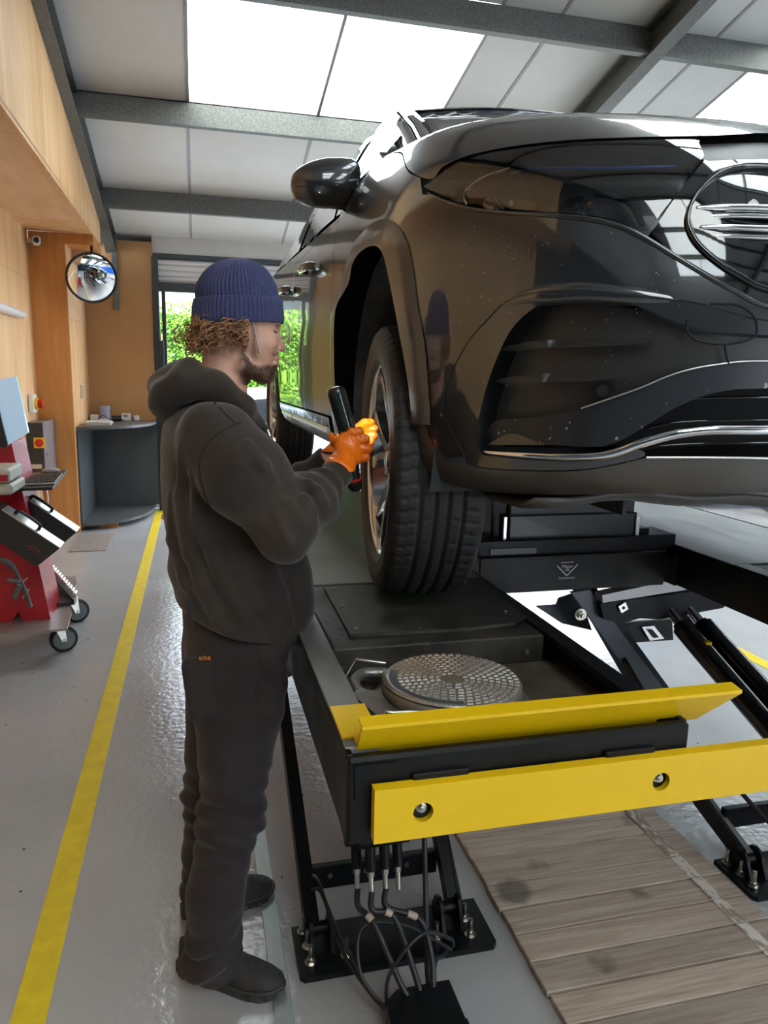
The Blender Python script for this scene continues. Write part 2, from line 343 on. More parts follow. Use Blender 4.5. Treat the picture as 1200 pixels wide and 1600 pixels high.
# ================= SCISSOR LIFT =================
yel = mat('yellow_powder_coat',(.86,.55,.003),.34,0,.05,c2=(.82,.51,.003),ns=3,bump=.02,bs=90)
deckm = mat('worn_deck_steel',(.15,.155,.155),.34,.35,c2=(.27,.275,.265),ns=4,detail=8,bump=.12,bs=45,rr=.25,st=(1.6,.7,1))
dirty = mat('oily_steel',(.022,.021,.02),.38,.3,c2=(.075,.066,.055),ns=8,detail=8,bump=.2,bs=50,rr=.3)
rustm = mat('dusty_recess',(.06,.045,.033),.7,c2=(.12,.10,.08),ns=10,bump=.3,bs=60)
cast = mat('cast_aluminium',(.26,.26,.24),.42,.75,c2=(.36,.35,.32),ns=9,bump=.15,bs=80)
turnm = mat('turnplate_steel',(.40,.39,.36),.42,.4,c2=(.43,.32,.22),ns=2.8,detail=4,ramp=(.44,.7),bump=.15,bs=120,rr=.15)
PZ = .985
def bolt(p, t, r=.011, h=.03, ax=(0,0,1), nm='anchor_bolt'):
    """washer, hex nut and stud end"""
    ax = Vector(ax).normalized(); p = Vector(p); m = MB()
    m.cyl(p, p+ax*.003, r*1.35, 18); m.cyl(p+ax*.003, p+ax*(.003+r*.9), r, 6, smooth=False); m.cyl(p+ax*r, p+ax*h, r*.55, 10)
    return m.build(nm, zinc, t)
def baseplate(x0, t):
    m = MB(); e = .012; P = [(x0+e,1.725,0),(x0+.565-e,1.725,0),(x0+.565,1.725+e,0),(x0+.565,1.92,0),(x0,1.92,0),(x0,1.725+e,0)]
    m.prism([Vector(p)+Vector((0,0,.0005)) for p in P],(0,0,.017)); m.build('base_plate', steel_black, t)
    for (dx,dy) in ((.03,.16),(.035,.10),(.035,.04),(.135,.045),(.40,.05),(.50,.04),(.505,.105),(.50,.175)):
        bolt((x0+dx,1.735+dy,.0175), t, .0125, .052)
    for cx in (x0+.072, x0+.455):
        for s in (-1,1):
            x = cx+s*.028; b = MB(); b.prism([(x-.005,1.79,.0175),(x-.005,1.90,.0175),(x-.005,1.90,.05)]+[(x-.005,1.85+.038*math.cos(a),.06+.038*math.sin(a)) for a in (0,.5,1,1.57,2.1,2.6,3.1)],(.01,0,0)); b.build('clevis', steel_black, t)
        MB().cyl((cx-.038,1.85,.06),(cx+.038,1.85,.06),.018,16).build('pivot_pin', steel_black, t)
def arm(t, x, w, P, name='scissor_arm', m=None, th=None):
    """flat-bar arm: list of (y,z,halfwidth) swept in a vertical plane"""
    a = [(x-w/2, y, z+h) for y,z,h in P]+[(x-w/2, y, z-h) for y,z,h in P[::-1]]
    return MB().prism(a,(w,0,0)).build(name, m or steel_black, t)
def platform(x0, t, near):
    x1 = x0+.648; yE = 6.2; y0 = 1.115
    MB().box((x0,y0,PZ-.155),(x0+.012,yE,PZ),.002).build('side_rail', steel_black, t)
    MB().box((x1-.012,y0,PZ-.155),(x1,yE,PZ),.002).build('side_rail', steel_black, t)
    for a,b in ((x0+.001,x0+.065),(x1-.05,x1-.001)):
        MB().box((a,y0+.02,PZ-.012),(b,2.135,PZ+.002),.004).build('rail_flange', deckm if a<x0+.01 else steel_black, t)
    MB().box((x0+.012,y0+.01,PZ-.085),(x1-.012,2.14,PZ-.07)).build('recess_floor', rustm, t)
    MB().box((x0,y0-.012,PZ-.16),(x1,y0+.012,PZ-.002),.01).build('end_plate', steel_black, t)
    MB().prism([(x0+.012,y0-.013,PZ-.012),(x0+.085,y0-.013,PZ-.012),(x0+.012,y0-.013,PZ-.075)],(0,-.003,0)).build('corner_gusset', steel_black, t)
    # raised filler box and lid
    MB().box((x0+.066,1.60,PZ-.069),(x1-.052,2.125,PZ-.001),.004).build('filler_box', dirty, t)
    zt = PZ+.001; lid = [(x0+.118,1.665),(x0+.42,1.655),(x0+.55,1.675),(x1-.048,1.72),(x1-.048,1.98),(x1-.075,2.09),(x0+.125,2.085)]
    MB().prism([(a,b,zt) for a,b in lid],(0,0,.009)).build('cover_plate', dirty, t)
    for a,b in ((.14,1.70),(.30,1.68),(.14,1.88),(.15,2.05),(.33,2.06),(.55,2.05),(.56,1.76)): MB().cyl((x0+a,b,zt+.009),(x0+a,b,zt+.012),.005,8).build('rivet', zinc, t)
    for a in (x0+.085,x1-.10): MB().cyl((a,1.599,PZ-.04),(a,1.592,PZ-.04),.007,8).build('rivet', zinc, t)
    for k,(a,b) in enumerate(((2.15,4.1),(4.11,6.18))): MB().box((x0+.004,a,PZ-.02),(x1-.004,b,PZ-.002+.0*k),.002).build('deck_plate', deckm, t)
    MB().box((x0+.02,2.6,PZ-.15),(x1-.02,2.63,PZ-.021)).build('cross_rib', steel_black, t)
    MB().tube([(x0+.02,y0+.03,PZ-.045),(x1-.02,y0+.03,PZ-.045)],.03,12).build('hinge_tube', steel_black, t)
    # yellow wheel stop flap
    m = MB(); zf=PZ-.012
    P = [(x0+.022,y0+.03,PZ-.018),(x0+.69,y0+.03,PZ-.018),(x0+.745,y0-.02,PZ+.052),(x0+.022,y0-.02,PZ+.052)]
    m.prism(P,(0,.006,.004)); m.prism([P[3],P[2],Vector(P[2])+Vector((0,.03,.004)),Vector(P[3])+Vector((0,.03,.004))],(0,0,.006)); m.build('wheel_stop', yel, t)
    m = MB(); m.prism([(x0+.003,1.165,PZ+.003),(x0+.022,1.165,PZ+.003),(x0+.022,1.145,PZ+.003),(x0+.07,1.145,PZ+.003),(x0+.07,1.29,PZ+.003),(x0+.003,1.29,PZ+.003)],(0,0,.004)); m.build('hinge_leaf', yel, t)
    for a in (.11,.47): MB().box((x0+a,y0-.022,PZ-.05),(x0+a+.10,y0-.012,PZ-.036),.002).build('slot_lug', steel_black, t)
def turnplate(cx, cy, t):
    z = PZ-.069
    m = MB(); m.lathe([(0,z),(.165,z),(.17,z+.012),(.163,z+.02),(.15,z+.022)],(cx,cy,0),n=48); m.build('base_ring', cast, t)
    m = MB(); R = .149; zt = z+.058
    m.lathe([(R-.006,z+.024),(R,z+.028),(R,zt-.006),(R-.005,zt),(0,zt)],(cx,cy,0),n=72); m.build('turn_disc', mat('disc_dark',(.26,.25,.23),.5,.4,c2=(.30,.23,.16),ns=3), t)
    m = MB()
    for k in range(9):
        r0 = .026+k*.0133; r1 = r0+.0105; nn = int(2*PI*(r0+r1)/2/.0165)
        for j in range(nn):
            a0 = 2*PI*(j+.5*(k%2))/nn; a1 = a0+2*PI/nn*.76; q = [(cx+r*math.cos(a),cy+r*math.sin(a)) for r,a in ((r0,a0),(r1,a0),(r1,a1),(r0,a1))]
            c = (sum(p[0] for p in q)/4, sum(p[1] for p in q)/4); tq = [(c[0]+(p[0]-c[0])*.75, c[1]+(p[1]-c[1])*.75) for p in q]
            m.add([(a,b,zt) for a,b in q]+[(a,b,zt+.0028) for a,b in tq],[(4,5,6,7),(0,1,5,4),(1,2,6,5),(2,3,7,6),(3,0,4,7)])
    o = m.build('tread_blocks', turnm, t); o['kind'] = 'stuff'
    m = MB(); m.lathe([(R-.03,zt+.001),(R-.001,zt+.001),(R,zt+.004),(R-.03,zt+.004),(R-.03,zt+.001)],(cx,cy,0),n=30,a0=math.radians(150),a1=math.radians(262),side=Vector((1,0,0))); m.build('scale_plate', mat('scale_aluminium',(.5,.5,.49),.35,.8), t)
    mk = MB()
    for k in range(26):
        a = math.radians(154+k*4.1); d = Vector((math.cos(a),math.sin(a),0)); c = Vector((cx,cy,zt+.0042)); u = Vector((-d.y,d.x,0))*.0005; l = .010 if k%5 == 0 else .006
        mk.add([c+d*(R-.004)-u,c+d*(R-.004)+u,c+d*(R-.004-l)+u,c+d*(R-.004-l)-u],[(0,1,2,3)])
    mk.build('scale_marks', black_plastic, t, fix=False)
    # carry handle on the left
    m = MB(); hx = cx-.135
    m.prism([(hx-.062,cy+.06,z+.004),(hx-.075,cy+.02,z+.004),(hx-.035,cy-.13,z+.004),(hx+.02,cy-.16,z+.004),(hx+.05,cy-.11,z+.004),(hx-.01,cy-.04,z+.004),(hx-.012,cy+.02,z+.004)],(0,0,.028)); m.build('bracket', cast, t)
    MB().tube(spline([(hx-.058,cy+.03,z+.03),(hx-.062,cy+.075,z+.035),(hx-.03,cy+.115,z+.037),(hx+.02,cy+.11,z+.035)],5),.013,10).build('handle', cast, t)
    for (ay,sy) in ((.13,1),(-.14,-1)):
        MB().tube([(hx+.02,cy+ay-.01*sy,z+.055),(hx-.03,cy+ay,z+.062),(hx-.045,cy+ay+.006,z+.062)],.0045,8).build('locking_pin', zinc, t)
        MB().tube(spline([(hx-.045,cy+ay+.006,z+.062),(hx-.07,cy+ay-.01,z+.03),(hx-.085,cy+ay-.06*sy,z+.02),(hx-.07,cy+ay-.10*sy,z+.012),(hx-.04,cy+ay-.12*sy,z+.01)],6),.0012,5).build('safety_wire', zinc, t)
def hose(P, r=.0065, t=None, m=None, nm='hydraulic_hose'): return MB().tube(spline(P,8), r, 8).build(nm, m or black_plastic, t)
lift = thing('lift_ramp','black scissor lift ramp nearest the mechanic, under the raised front wheel','car lift',(.55,2,0),'lift ramps')
platform(.228, lift, True); baseplate(.236, lift)
# scissor arms of the near ramp
arm(lift,.285,.040,[(1.85,.06,.03),(2.2,.24,.036),(3.0,.62,.034),(3.35,.80,.034)])
arm(lift,.292,.010,[(1.85,.06,.016),(2.2,.235,.02),(3.0,.60,.02)])
arm(lift,.315,.014,[(2.05,.80,.03),(2.9,.40,.034),(3.9,.05,.034)])
arm(lift,.705,.030,[(1.85,.06,.03),(2.1,.30,.036),(2.35,.56,.036),(2.7,.86,.034)])
arm(lift,.73,.010,[(1.85,.06,.02),(2.15,.33,.02),(2.35,.52,.02)])
MB().box((.30,1.985,.075),(.70,2.01,.15),.003).build('cross_member', steel_black, lift)
for x in (.36,.47,.60): MB().cyl((x,1.984,.12),(x,1.98,.12),.008,8).build('rivet', zinc, lift)
FT = [(0.3847, 1.74, 0.3852),(0.4135, 1.7, 0.4003),(0.454, 1.71, 0.395),(0.4974, 1.74, 0.3744)]
MB().cyl((.43,1.55,.72),(.43,1.62,.82),.05,20).build('cylinder_body', steel_black, lift)
for k,(x,y,z) in enumerate(FT):
    m = MB(); m.cyl((x,y,z),(x,y-.015,z-.06),.014,12); m.cyl((x-.03,y,z+.02),(x+.03,y,z+.02),.022,14); m.build('ram_fitting', steel_black, lift)
    m = MB(); m.cyl((x,y-.012,z-.05),(x,y-.018,z-.075),.010,6,smooth=False); m.cyl((x,y-.018,z-.075),(x,y-.03,z-.12),.007,10); m.build('hose_fitting', zinc, lift)
bk_ = [(0.3606, 1.76, 0.4281), (0.5173, 1.76, 0.3717)]; MB().box((bk_[0][0],1.74,bk_[1][2]),(bk_[1][0],1.84,bk_[0][2]+.05),.008).build('ram_block', steel_black, lift)
tagm = mat('hose_label',(.55,.42,.33),.6)
H = [[Vector(FT[0])+Vector((0,-.03,-.11)),Vector(FT[0])+Vector((0,-.042,-.155)),(.42,1.66,.20),(.47,1.57,.09),(.50,1.54,.05)],[Vector(FT[1])+Vector((0,-.03,-.11)),Vector(FT[1])+Vector((0,-.042,-.155)),(.47,1.65,.22),(.51,1.58,.10),(.52,1.55,.05)],
     [Vector(FT[2])+Vector((0,-.03,-.11)),Vector(FT[2])+Vector((0,-.042,-.155)),(.54,1.65,.20),(.56,1.60,.12),(.55,1.55,.05)],[(.61,1.85,.55),(.60,1.82,.35),(.585,1.74,.19),(.555,1.62,.08),(.545,1.56,.05)],
     [(.295,1.90,.19),(.305,1.85,.20),(.33,1.75,.15),(.385,1.62,.07),(.42,1.55,.05)],[(.29,1.88,.16),(.31,1.83,.18),(.345,1.70,.10),(.40,1.58,.06),(.43,1.55,.05)],
     [(.43,1.56,.05),(.44,1.57,.13),(.53,1.60,.20),(.63,1.66,.12),(.66,1.71,.05)],[(.55,1.56,.05),(.57,1.60,.11),(.62,1.68,.05),(.65,1.72,.04)],[(.42,1.56,.05),(.37,1.60,.12),(.39,1.67,.19),(.50,1.68,.17),(.60,1.68,.10),(.65,1.70,.05)]]
for k,p in enumerate(H):
    hose(p, .008 if k<4 else .005, lift)
    if k < 3:
        q = spline(p,8); MB().tube(q[13:16], .0095, 8).build('hose_label', tagm, lift)
turn = thing('turnplate','round ribbed grey steel turnplate in the near ramp recess','turnplate',(.52,1.41,PZ-.069),'turnplates in the ramps'); turnplate(.515,1.408,turn)
box_ = thing('junction_box','low black steel cover box on the floor with hoses running in','floor box',(.5,1.45,0))
m = MB(); m.prism([(.405,1.33,.0005),(.425,1.545,.0005),(.46,1.575,.0005),(.60,1.575,.0005),(.60,1.33,.0005)],(0,0,.075)); m.build('cover', steel_black, box_)
for x0,x1 in ((.38,.405),(.602,.632)): MB().box((x0,1.30,.0005),(x1,1.52,.006),.001).build('flange', steel_black, box_); bolt(((x0+x1)/2,1.48,.006), box_, .006, .012, nm='screw')
lift2 = thing('lift_ramp','black scissor lift ramp on the far right, beyond the jacking beam','car lift',(2.12,2,0),'lift ramps')
platform(1.80, lift2, False); baseplate(1.668, lift2)
arm(lift2,1.722,.014,[(1.85,.06,.03),(2.1,.14,.036),(2.6,.42,.036),(3.4,.83,.034)],m=steel_black)
arm(lift2,1.745,.03,[(1.85,.06,.018),(2.1,.135,.02),(2.6,.41,.02),(3.2,.72,.02)],m=deckm)
arm(lift2,2.12,.016,[(1.85,.06,.03),(2.2,.28,.036),(3.2,.80,.034)])
MB().box((1.75,1.985,.075),(2.15,2.01,.15),.003).build('cross_member', steel_black, lift2)
MB().box((1.80,2.9,.02),(1.90,5.2,.06)).build('floor_track', steel_black, lift2)
for dx in (0,.115):
    a = Vector((2.03+dx,1.72,.20)); b = Vector((1.915+dx*.85,2.52,.62)); c = Vector((1.86+dx*.7,2.78,.80))
    cy = MB(); cy.cyl(a,b,.043,24); cy.cyl(b,b+(c-b)*.06,.03,20); cy.build('ram_cylinder', mat('ram_paint',(.012,.012,.013),.22,0,.5), lift2); MB().cyl(b,c,.021,16).build('ram_rod', chrome, lift2)
MB().box((1.925,2.38,.58),(1.95,2.41,.605),.002).build('cap_label', yel, lift2)
for (x,y,z) in ((1.84,1.78,.22),(1.88,1.77,.20),(1.92,1.80,.24)):
    m = MB(); m.cyl((x,y,z),(x,y-.02,z-.07),.013,12); m.build('ram_fitting', zinc, lift2)
for p in ([(1.84,1.76,.15),(1.86,1.7,.08),(1.95,1.62,.03)],[(1.78,2.0,.24),(1.84,1.85,.15),(1.96,1.7,.06)],[(1.90,1.76,.16),(1.9,1.7,.1),(2.0,1.62,.04)]): hose(p,.008,lift2)
turn2 = thing('turnplate','round ribbed steel turnplate in the far right ramp','turnplate',(2.12,1.41,PZ-.069),'turnplates in the ramps'); turnplate(2.12,1.408,turn2)
# rear cross: arms crossing beneath the jacking beam
arm(lift,.86,.014,[(2.3,.86,.045),(3.2,.45,.042),(4.0,.1,.04)])
xf = thing('lift_cross_frame','black angled frame with hydraulic brackets between the two ramps','lift frame',(1.3,2.8,0))
def pq(y,P,d,nm,m_,t): q = MB(); q.prism(P,(0,d,0)); return q.build(nm,m_,t)
pq(2.62,[(1.4567, 2.62, 0.7628), (1.5394, 2.62, 0.7692), (1.9362, 2.62, 0.2972), (1.8231, 2.62, 0.3072)],.02,'brace',mat('blue_grey_steel',(.06,.07,.085),.35,.3),xf)
pq(2.645,[(1.5353, 2.645, 0.7786), (1.5762, 2.645, 0.7765), (1.9798, 2.645, 0.2885), (1.9355, 2.645, 0.2865)],.05,'brace_edge',steel_black,xf)
bluegrey = bpy.data.materials['blue_grey_steel']
pq(2.85,[(1.4196, 2.85, 0.6344), (1.5171, 2.85, 0.6375), (1.5275, 2.85, 0.6661), (1.6218, 2.85, 0.6902), (1.6984, 2.85, 0.508), (1.5477, 2.85, 0.5505)],.012,'gusset',bluegrey,xf)
bolt((1.4922, 2.6, 0.6754), xf, .018, .03, (0,-1,0))
pq(2.58,[(1.5664, 2.58, 0.7204), (1.8646, 2.58, 0.742), (2.1552, 2.58, 0.7601), (2.1642, 2.58, 0.6837), (2.15, 2.58, 0.6705), (1.8446, 2.58, 0.6384), (1.7537, 2.58, 0.6496), (1.6667, 2.58, 0.6304), (1.589, 2.58, 0.6543)],.05,'link_plate',steel_black,xf)
pq(2.575,[(1.569, 2.575, 0.7593), (1.9146, 2.575, 0.8092), (1.9839, 2.575, 0.7867), (1.9862, 2.575, 0.7646), (1.5744, 2.575, 0.7269)],.06,'link_top',mat('grey_cast',(.4,.41,.41),.4,.5),xf)
lk = Vector((1.6649, 2.573, 0.7035)); m = MB(); m.lathe([(0,0),(.024,0),(.024,.006),(0,.006)],lk,ax=(0,-1,0),n=4,smooth=False,side=Vector((.3,0,1)).normalized()); m.build('lock_plate', alu, xf); MB().cyl(lk-Vector((0,.006,0)),lk-Vector((0,.008,0)),.007,12).build('lock_hole',steel_black,xf)
pq(3.0,[(1.8698, 3, 0.4769), (2.2158, 3, 0.4775), (2.2336, 3, 0.3722), (1.919, 3, 0.3748)],.02,'bracket_rail',steel_black,xf)
for P,Q in (([(1.8867, 2.98, 0.4541), (1.9407, 2.98, 0.4569), (2.0008, 2.98, 0.3955), (1.9399, 2.98, 0.3869)],[(1.9154, 2.97, 0.443), (1.9359, 2.97, 0.4416), (1.966, 2.97, 0.4078), (1.9457, 2.97, 0.406)]),([(2.04, 2.98, 0.4568), (2.1056, 2.98, 0.4589), (2.1683, 2.98, 0.3903), (2.0917, 2.98, 0.3859)],[(2.0656, 2.97, 0.4457), (2.0934, 2.97, 0.4439), (2.1322, 2.97, 0.4028), (2.1044, 2.97, 0.4015)])): pq(0,P,.015,'valve_plate',alu,xf); pq(0,Q,.008,'valve_body',steel_black,xf)

# yellow cross bar, spans both ramps
bar = thing('crash_bar','long yellow steel bar with round bolt holes across the ramp ends','bar',(.9,1.1,.82))
def holed(x0,x1,z0,z1,y,holes,r,n=28):
    m = MB(); xsn = [x0]+[ (holes[i][0]+holes[i+1][0])/2 for i in range(len(holes)-1)]+[x1]
    for i,(hx,hz) in enumerate(holes):
        a,b = xsn[i],xsn[i+1]; ring=[]; outer=[]
        for k in range(n):
            q = 2*PI*k/n; dx,dz = math.cos(q),math.sin(q); ring.append((hx+r*dx,y,hz+r*dz))
            tt = min([(b-hx)/dx if dx>1e-9 else 1e9,(a-hx)/dx if dx<-1e-9 else 1e9,(z1-hz)/dz if dz>1e-9 else 1e9,(z0-hz)/dz if dz<-1e-9 else 1e9]); outer.append((hx+dx*tt,y,hz+dz*tt))
        # snap nearest outer points to the corners
        for cx,cz in ((a,z0),(b,z0),(b,z1),(a,z1)):
            k = min(range(n),key=lambda k:(outer[k][0]-cx)**2+(outer[k][2]-cz)**2); outer[k]=(cx,y,cz)
        m.add(ring+outer,[(k,(k+1)%n,(k+1)%n+n,k+n) for k in range(n)])
        m.add(ring+[(p[0],y+.012,p[2]) for p in ring],[(k,(k+1)%n,(k+1)%n+n,k+n) for k in range(n)])
    return m
yb = 1.075; z0b,z1b = .847,.935
hx = [(.352,.890),(.803,.890),(1.32,.885),(1.80,.885),(2.27,.885)]
m = holed(.272,2.44,z0b,z1b,yb,hx,.0175); m.box((.272,yb,z1b),(2.44,yb+.022,z1b+.004)); m.box((.272,yb,z0b-.004),(2.44,yb+.022,z0b)); m.box((.268,yb,z0b-.004),(.272,yb+.022,z1b+.004)); m.box((2.44,yb,z0b-.004),(2.444,yb+.022,z1b+.004))
m.build('bar_channel', yel, bar)
m = MB(); m.box((.275,yb+.0125,z0b),(2.44,yb+.0135,z1b)); m.build('back_web', steel_black, bar)
for h_ in hx: bolt((h_[0]-.001,yb+.012,h_[1]+.004), bar, .007, .012, (0,-1,0), nm='cap_bolt')
# jacking beam with logo
jb = thing('jacking_beam','black sliding jacking beam between the ramps with a small triangular logo','jacking beam',(1.5,2.55,.75))
YJ = 2.45
def bq(P,d,nm,m_,bev=.004):
    a,b = Vector(P[0]),Vector(P[1]); q = MB(); q.box((a.x,a.y,b.z),(b.x,a.y+d,a.z),bev); return q.build(nm,m_,jb)
bq([(0.9867, 2.45, 0.9666), (1.7579, 2.45, 0.8274)],.12,'lower_tray',steel_black); bq([(0.9869, 2.47, 1.0238), (1.8098, 2.47, 0.9336)],.16,'upper_rail',steel_black)
bq([(1.0311, 2.465, 0.9947), (1.2153, 2.465, 0.9708)],.004,'slot',mat('slot_grey',(.08,.085,.09),.4),.001)
bq([(1.1182, 2.5, 1.1095), (1.6508, 2.5, 0.9942)],.2,'jack_lower',mat('dark_green_steel',(.02,.026,.028),.35,.1,.1)); bq([(1.1307, 2.53, 1.2148), (1.6562, 2.53, 1.0849)],.14,'jack_upper',mat('dark_steel_tower',(.030,.031,.032),.4,.1,.1))
bq([(1.0911, 2.49, 1.1073), (1.1034, 2.49, 1.0178)],.01,'guide_strip',alu,.001); bq([(1.6407, 2.49, 1.0978), (1.6564, 2.49, 1.0165)],.01,'guide_strip',alu,.001)
bq([(1.0664, 2.55, 1.1889), (1.1461, 2.55, 0.9958)],.1,'jack_post',steel_black); bq([(1.6679, 2.52, 1.0405), (1.724, 2.52, 0.9873)],.1,'jack_bracket',steel_black)
rol = mat('rusty_roller',(.09,.04,.03),.5)
for x,z in ((1.925,(1.9276, 2.5, 0.9058)[2]),(.93,.97)): MB().cyl((x-.02,2.5,z),(x+.02,2.5,z),.034,20).build('roller', rol, jb)
bq([(1.7806, 2.42, 0.9569), (1.8679, 2.42, 0.8303)],.12,'roller_bracket',steel_black,.005)
lg = mat('logo_grey',(.75,.76,.76),.5); L0 = Vector((1.3363, 2.448, 0.906))
def lbar(a,b,w): 
    a=Vector(a);b=Vector(b);d=(b-a).normalized();n_=Vector((-d.z,0,d.x))*w; return MB().prism([L0+a-n_,L0+b-n_,L0+b+n_,L0+a+n_],(0,-.001,0))
for a,b,w_ in (((-.042,0,.019),(0,0,-.021),.0023),((.042,0,.021),(0,0,-.021),.0023),((-.028,0,.030),(.025,0,.031),.0013)): lbar(a,b,w_).build('logo_line', lg, jb)
text('logo_text','Major',lg,jb,L0+Vector((0,-.001,.015)),(1,0,0),(0,0,1),.020); text('logo_text','Lift',lg,jb,L0+Vector((0,-.001,.002)),(1,0,0),(0,0,1),.015); text('logo_text','Equipment',lg,jb,L0+Vector((0,-.001,-.029)),(1,0,0),(0,0,1),.015)
# timber pit boards between the ramps
wdm = plymat('weathered_board',(.30,.215,.16),(.56,.46,.38),(.35,7,1),6)
n_ = wdm.node_tree.nodes; L_ = wdm.node_tree.links; b_ = n_['Principled BSDF']; tcw = [x for x in n_ if x.type=='TEX_COORD'][0]
nb = n_.new('ShaderNodeTexVoronoi'); nb.inputs['Scale'].default_value = 4.6; nd_ = n_.new('ShaderNodeTexNoise'); nd_.inputs['Scale'].default_value = 14; vm_ = n_.new('ShaderNodeVectorMath'); vm_.operation='MULTIPLY_ADD'; vm_.inputs[1].default_value = (.05,.05,.05); L_.new(tcw.outputs['Object'], nd_.inputs['Vector']); L_.new(nd_.outputs['Color'], vm_.inputs[0]); L_.new(tcw.outputs['Object'], vm_.inputs[2]); L_.new(vm_.outputs[0], nb.inputs['Vector'])
rb = n_.new('ShaderNodeValToRGB'); rb.color_ramp.elements[0].position=.23; rb.color_ramp.elements[0].color=(.42,.41,.42,1); rb.color_ramp.elements[1].position=.33; rb.color_ramp.elements[1].color=(1,1,1,1); L_.new(nb.outputs['Distance'], rb.inputs[0])
oi_ = n_.new('ShaderNodeObjectInfo'); mr_ = n_.new('ShaderNodeMapRange'); mr_.inputs[3].default_value=.72; mr_.inputs[4].default_value=1.08; L_.new(oi_.outputs['Random'], mr_.inputs[0])
mm = n_.new('ShaderNodeMixRGB'); mm.blend_type='MULTIPLY'; mm.inputs[0].default_value=1; s_ = b_.inputs['Base Color'].links[0].from_socket; L_.new(s_, mm.inputs[1]); L_.new(rb.outputs[0], mm.inputs[2]); vs_ = n_.new('ShaderNodeVectorMath'); vs_.operation='SCALE'; L_.new(mm.outputs[0], vs_.inputs[0]); L_.new(mr_.outputs[0], vs_.inputs['Scale']); L_.new(vs_.outputs[0], b_.inputs['Base Color'])
b_.inputs['Coat Weight'].default_value=0; b_.inputs['Roughness'].default_value=.6
pit = thing('timber_walkway','weathered timber boards with oil stains laid between the ramps','timber boards',(1.25,1,0))
yb_ = [2.29,2.10,1.96,1.85,1.745,1.64,1.53,1.43,1.32,1.20,1.09,.97,.85,.73,.6,.45,.3,.1,-.1]
for i in range(len(yb_)-1):
    jx = .003*math.sin(i*2.3)
    m = MB(); a,b = yb_[i+1]+.0035,yb_[i]-.0035
    m.box((.862+jx,a,.0005),(1.645+jx*.6,b,.018+.0012*(i%3)),.002); m.build('board', wdm, pit)
wl_m = mat('worn_white_paint',(.62,.56,.50),.7,c2=(.30,.23,.17),ns=26,st=(1.6,.6,1),ramp=(.48,.56))
for i in range(len(yb_)-1):
    MB().box((1.525,yb_[i+1]+.003,.0195),(1.565,yb_[i]-.003,.0215)).build('paint_mark', wl_m, pit, 'worn white paint strip')
# ================= RAISED CAR =================
CX=1.41
TT=[0,.05,.10,.20,.40,.55,.68,.76,.82,.88,1.0,1.2,1.45]
ZZ=[1.335,1.345,1.385,1.49,1.68,1.83,1.95,2.01,2.05,2.095,2.15,2.185,2.195]
YF=[1.42,1.27,1.205,1.165,1.145,1.155,1.19,1.235,1.29,1.37,1.56,1.95,2.3]
WW=[.78,.885,.925,.942,.945,.94,.93,.91,.885,.85,.74,.5,.15]
KK=[0,0,0,0,.02,.05,.10,.135,.155,.15,.10,.05,.04]
def _cr(T,V):
    n=len(T);m=[]
    for i in range(n):
        a=max(0,i-1);b=min(n-1,i+1);m.append((V[b]-V[a])/(T[b]-T[a]))
    def f(t):
        t=min(max(t,T[0]),T[-1]);i=0
        while i<n-2 and t>T[i+1]:i+=1
        h=T[i+1]-T[i];s=(t-T[i])/h
        return ((2*s**3-3*s*s+1)*V[i]+(s**3-2*s*s+s)*h*m[i]+(-2*s**3+3*s*s)*V[i+1]+(s**3-s*s)*h*m[i+1])
    return f
def _smooth(f):
    T=np.linspace(0,1.45,291);V=np.array([f(t) for t in T]);k=np.exp(-np.linspace(-2.2,2.2,25)**2);k/=k.sum()
    P=np.concatenate([2*V[0]-V[12:0:-1],V,2*V[-1]-V[-2:-14:-1]]);S_=np.convolve(P,k,'valid');return lambda t:float(np.interp(t,T,S_)) if not (0<t<1.45) else _ci(S_,t/1.45*290)
def _ci(V,u):
    i=min(max(int(u),1),287);s=u-i;a,b,c,d=V[i-1],V[i],V[i+1],V[i+2];return .5*(2*b+(c-a)*s+(2*a-5*b+4*c-d)*s*s+(3*b-a-3*c+d)*s**3)
fz,fy,fw,fk=[_smooth(_cr(TT,v)) for v in (ZZ,YF,WW,KK)]
NE=2.9;YC=1.98
def CP(a,t):
    """point of the car's outer skin: a runs from the nose centre round the corner and back along the side, t from sill to bonnet top"""
    z,yf,w,k=fz(t),fy(t),fw(t),fk(t)
    if abs(a)<1:
        ph=abs(a)*math.pi/2;s,c=math.sin(ph),math.cos(ph);r=(s**NE+c**NE)**(1/NE)
        X=w*s/r;y=YC-(YC-yf)*c/r if yf<YC else yf+ (YC-yf)*(1-c/r)
        X=X if a>=0 else -X
    else:
        X=w;y=YC+(a-1)
        if y>4.6: X-=.03*(y-4.6)**2
        if a<0:X=-X
    z+=k*(min(y,2.3)-1.25)+(.035*(y-2.3) if y>2.3 and k>.05 else 0)
    return (CX-X,y,z)

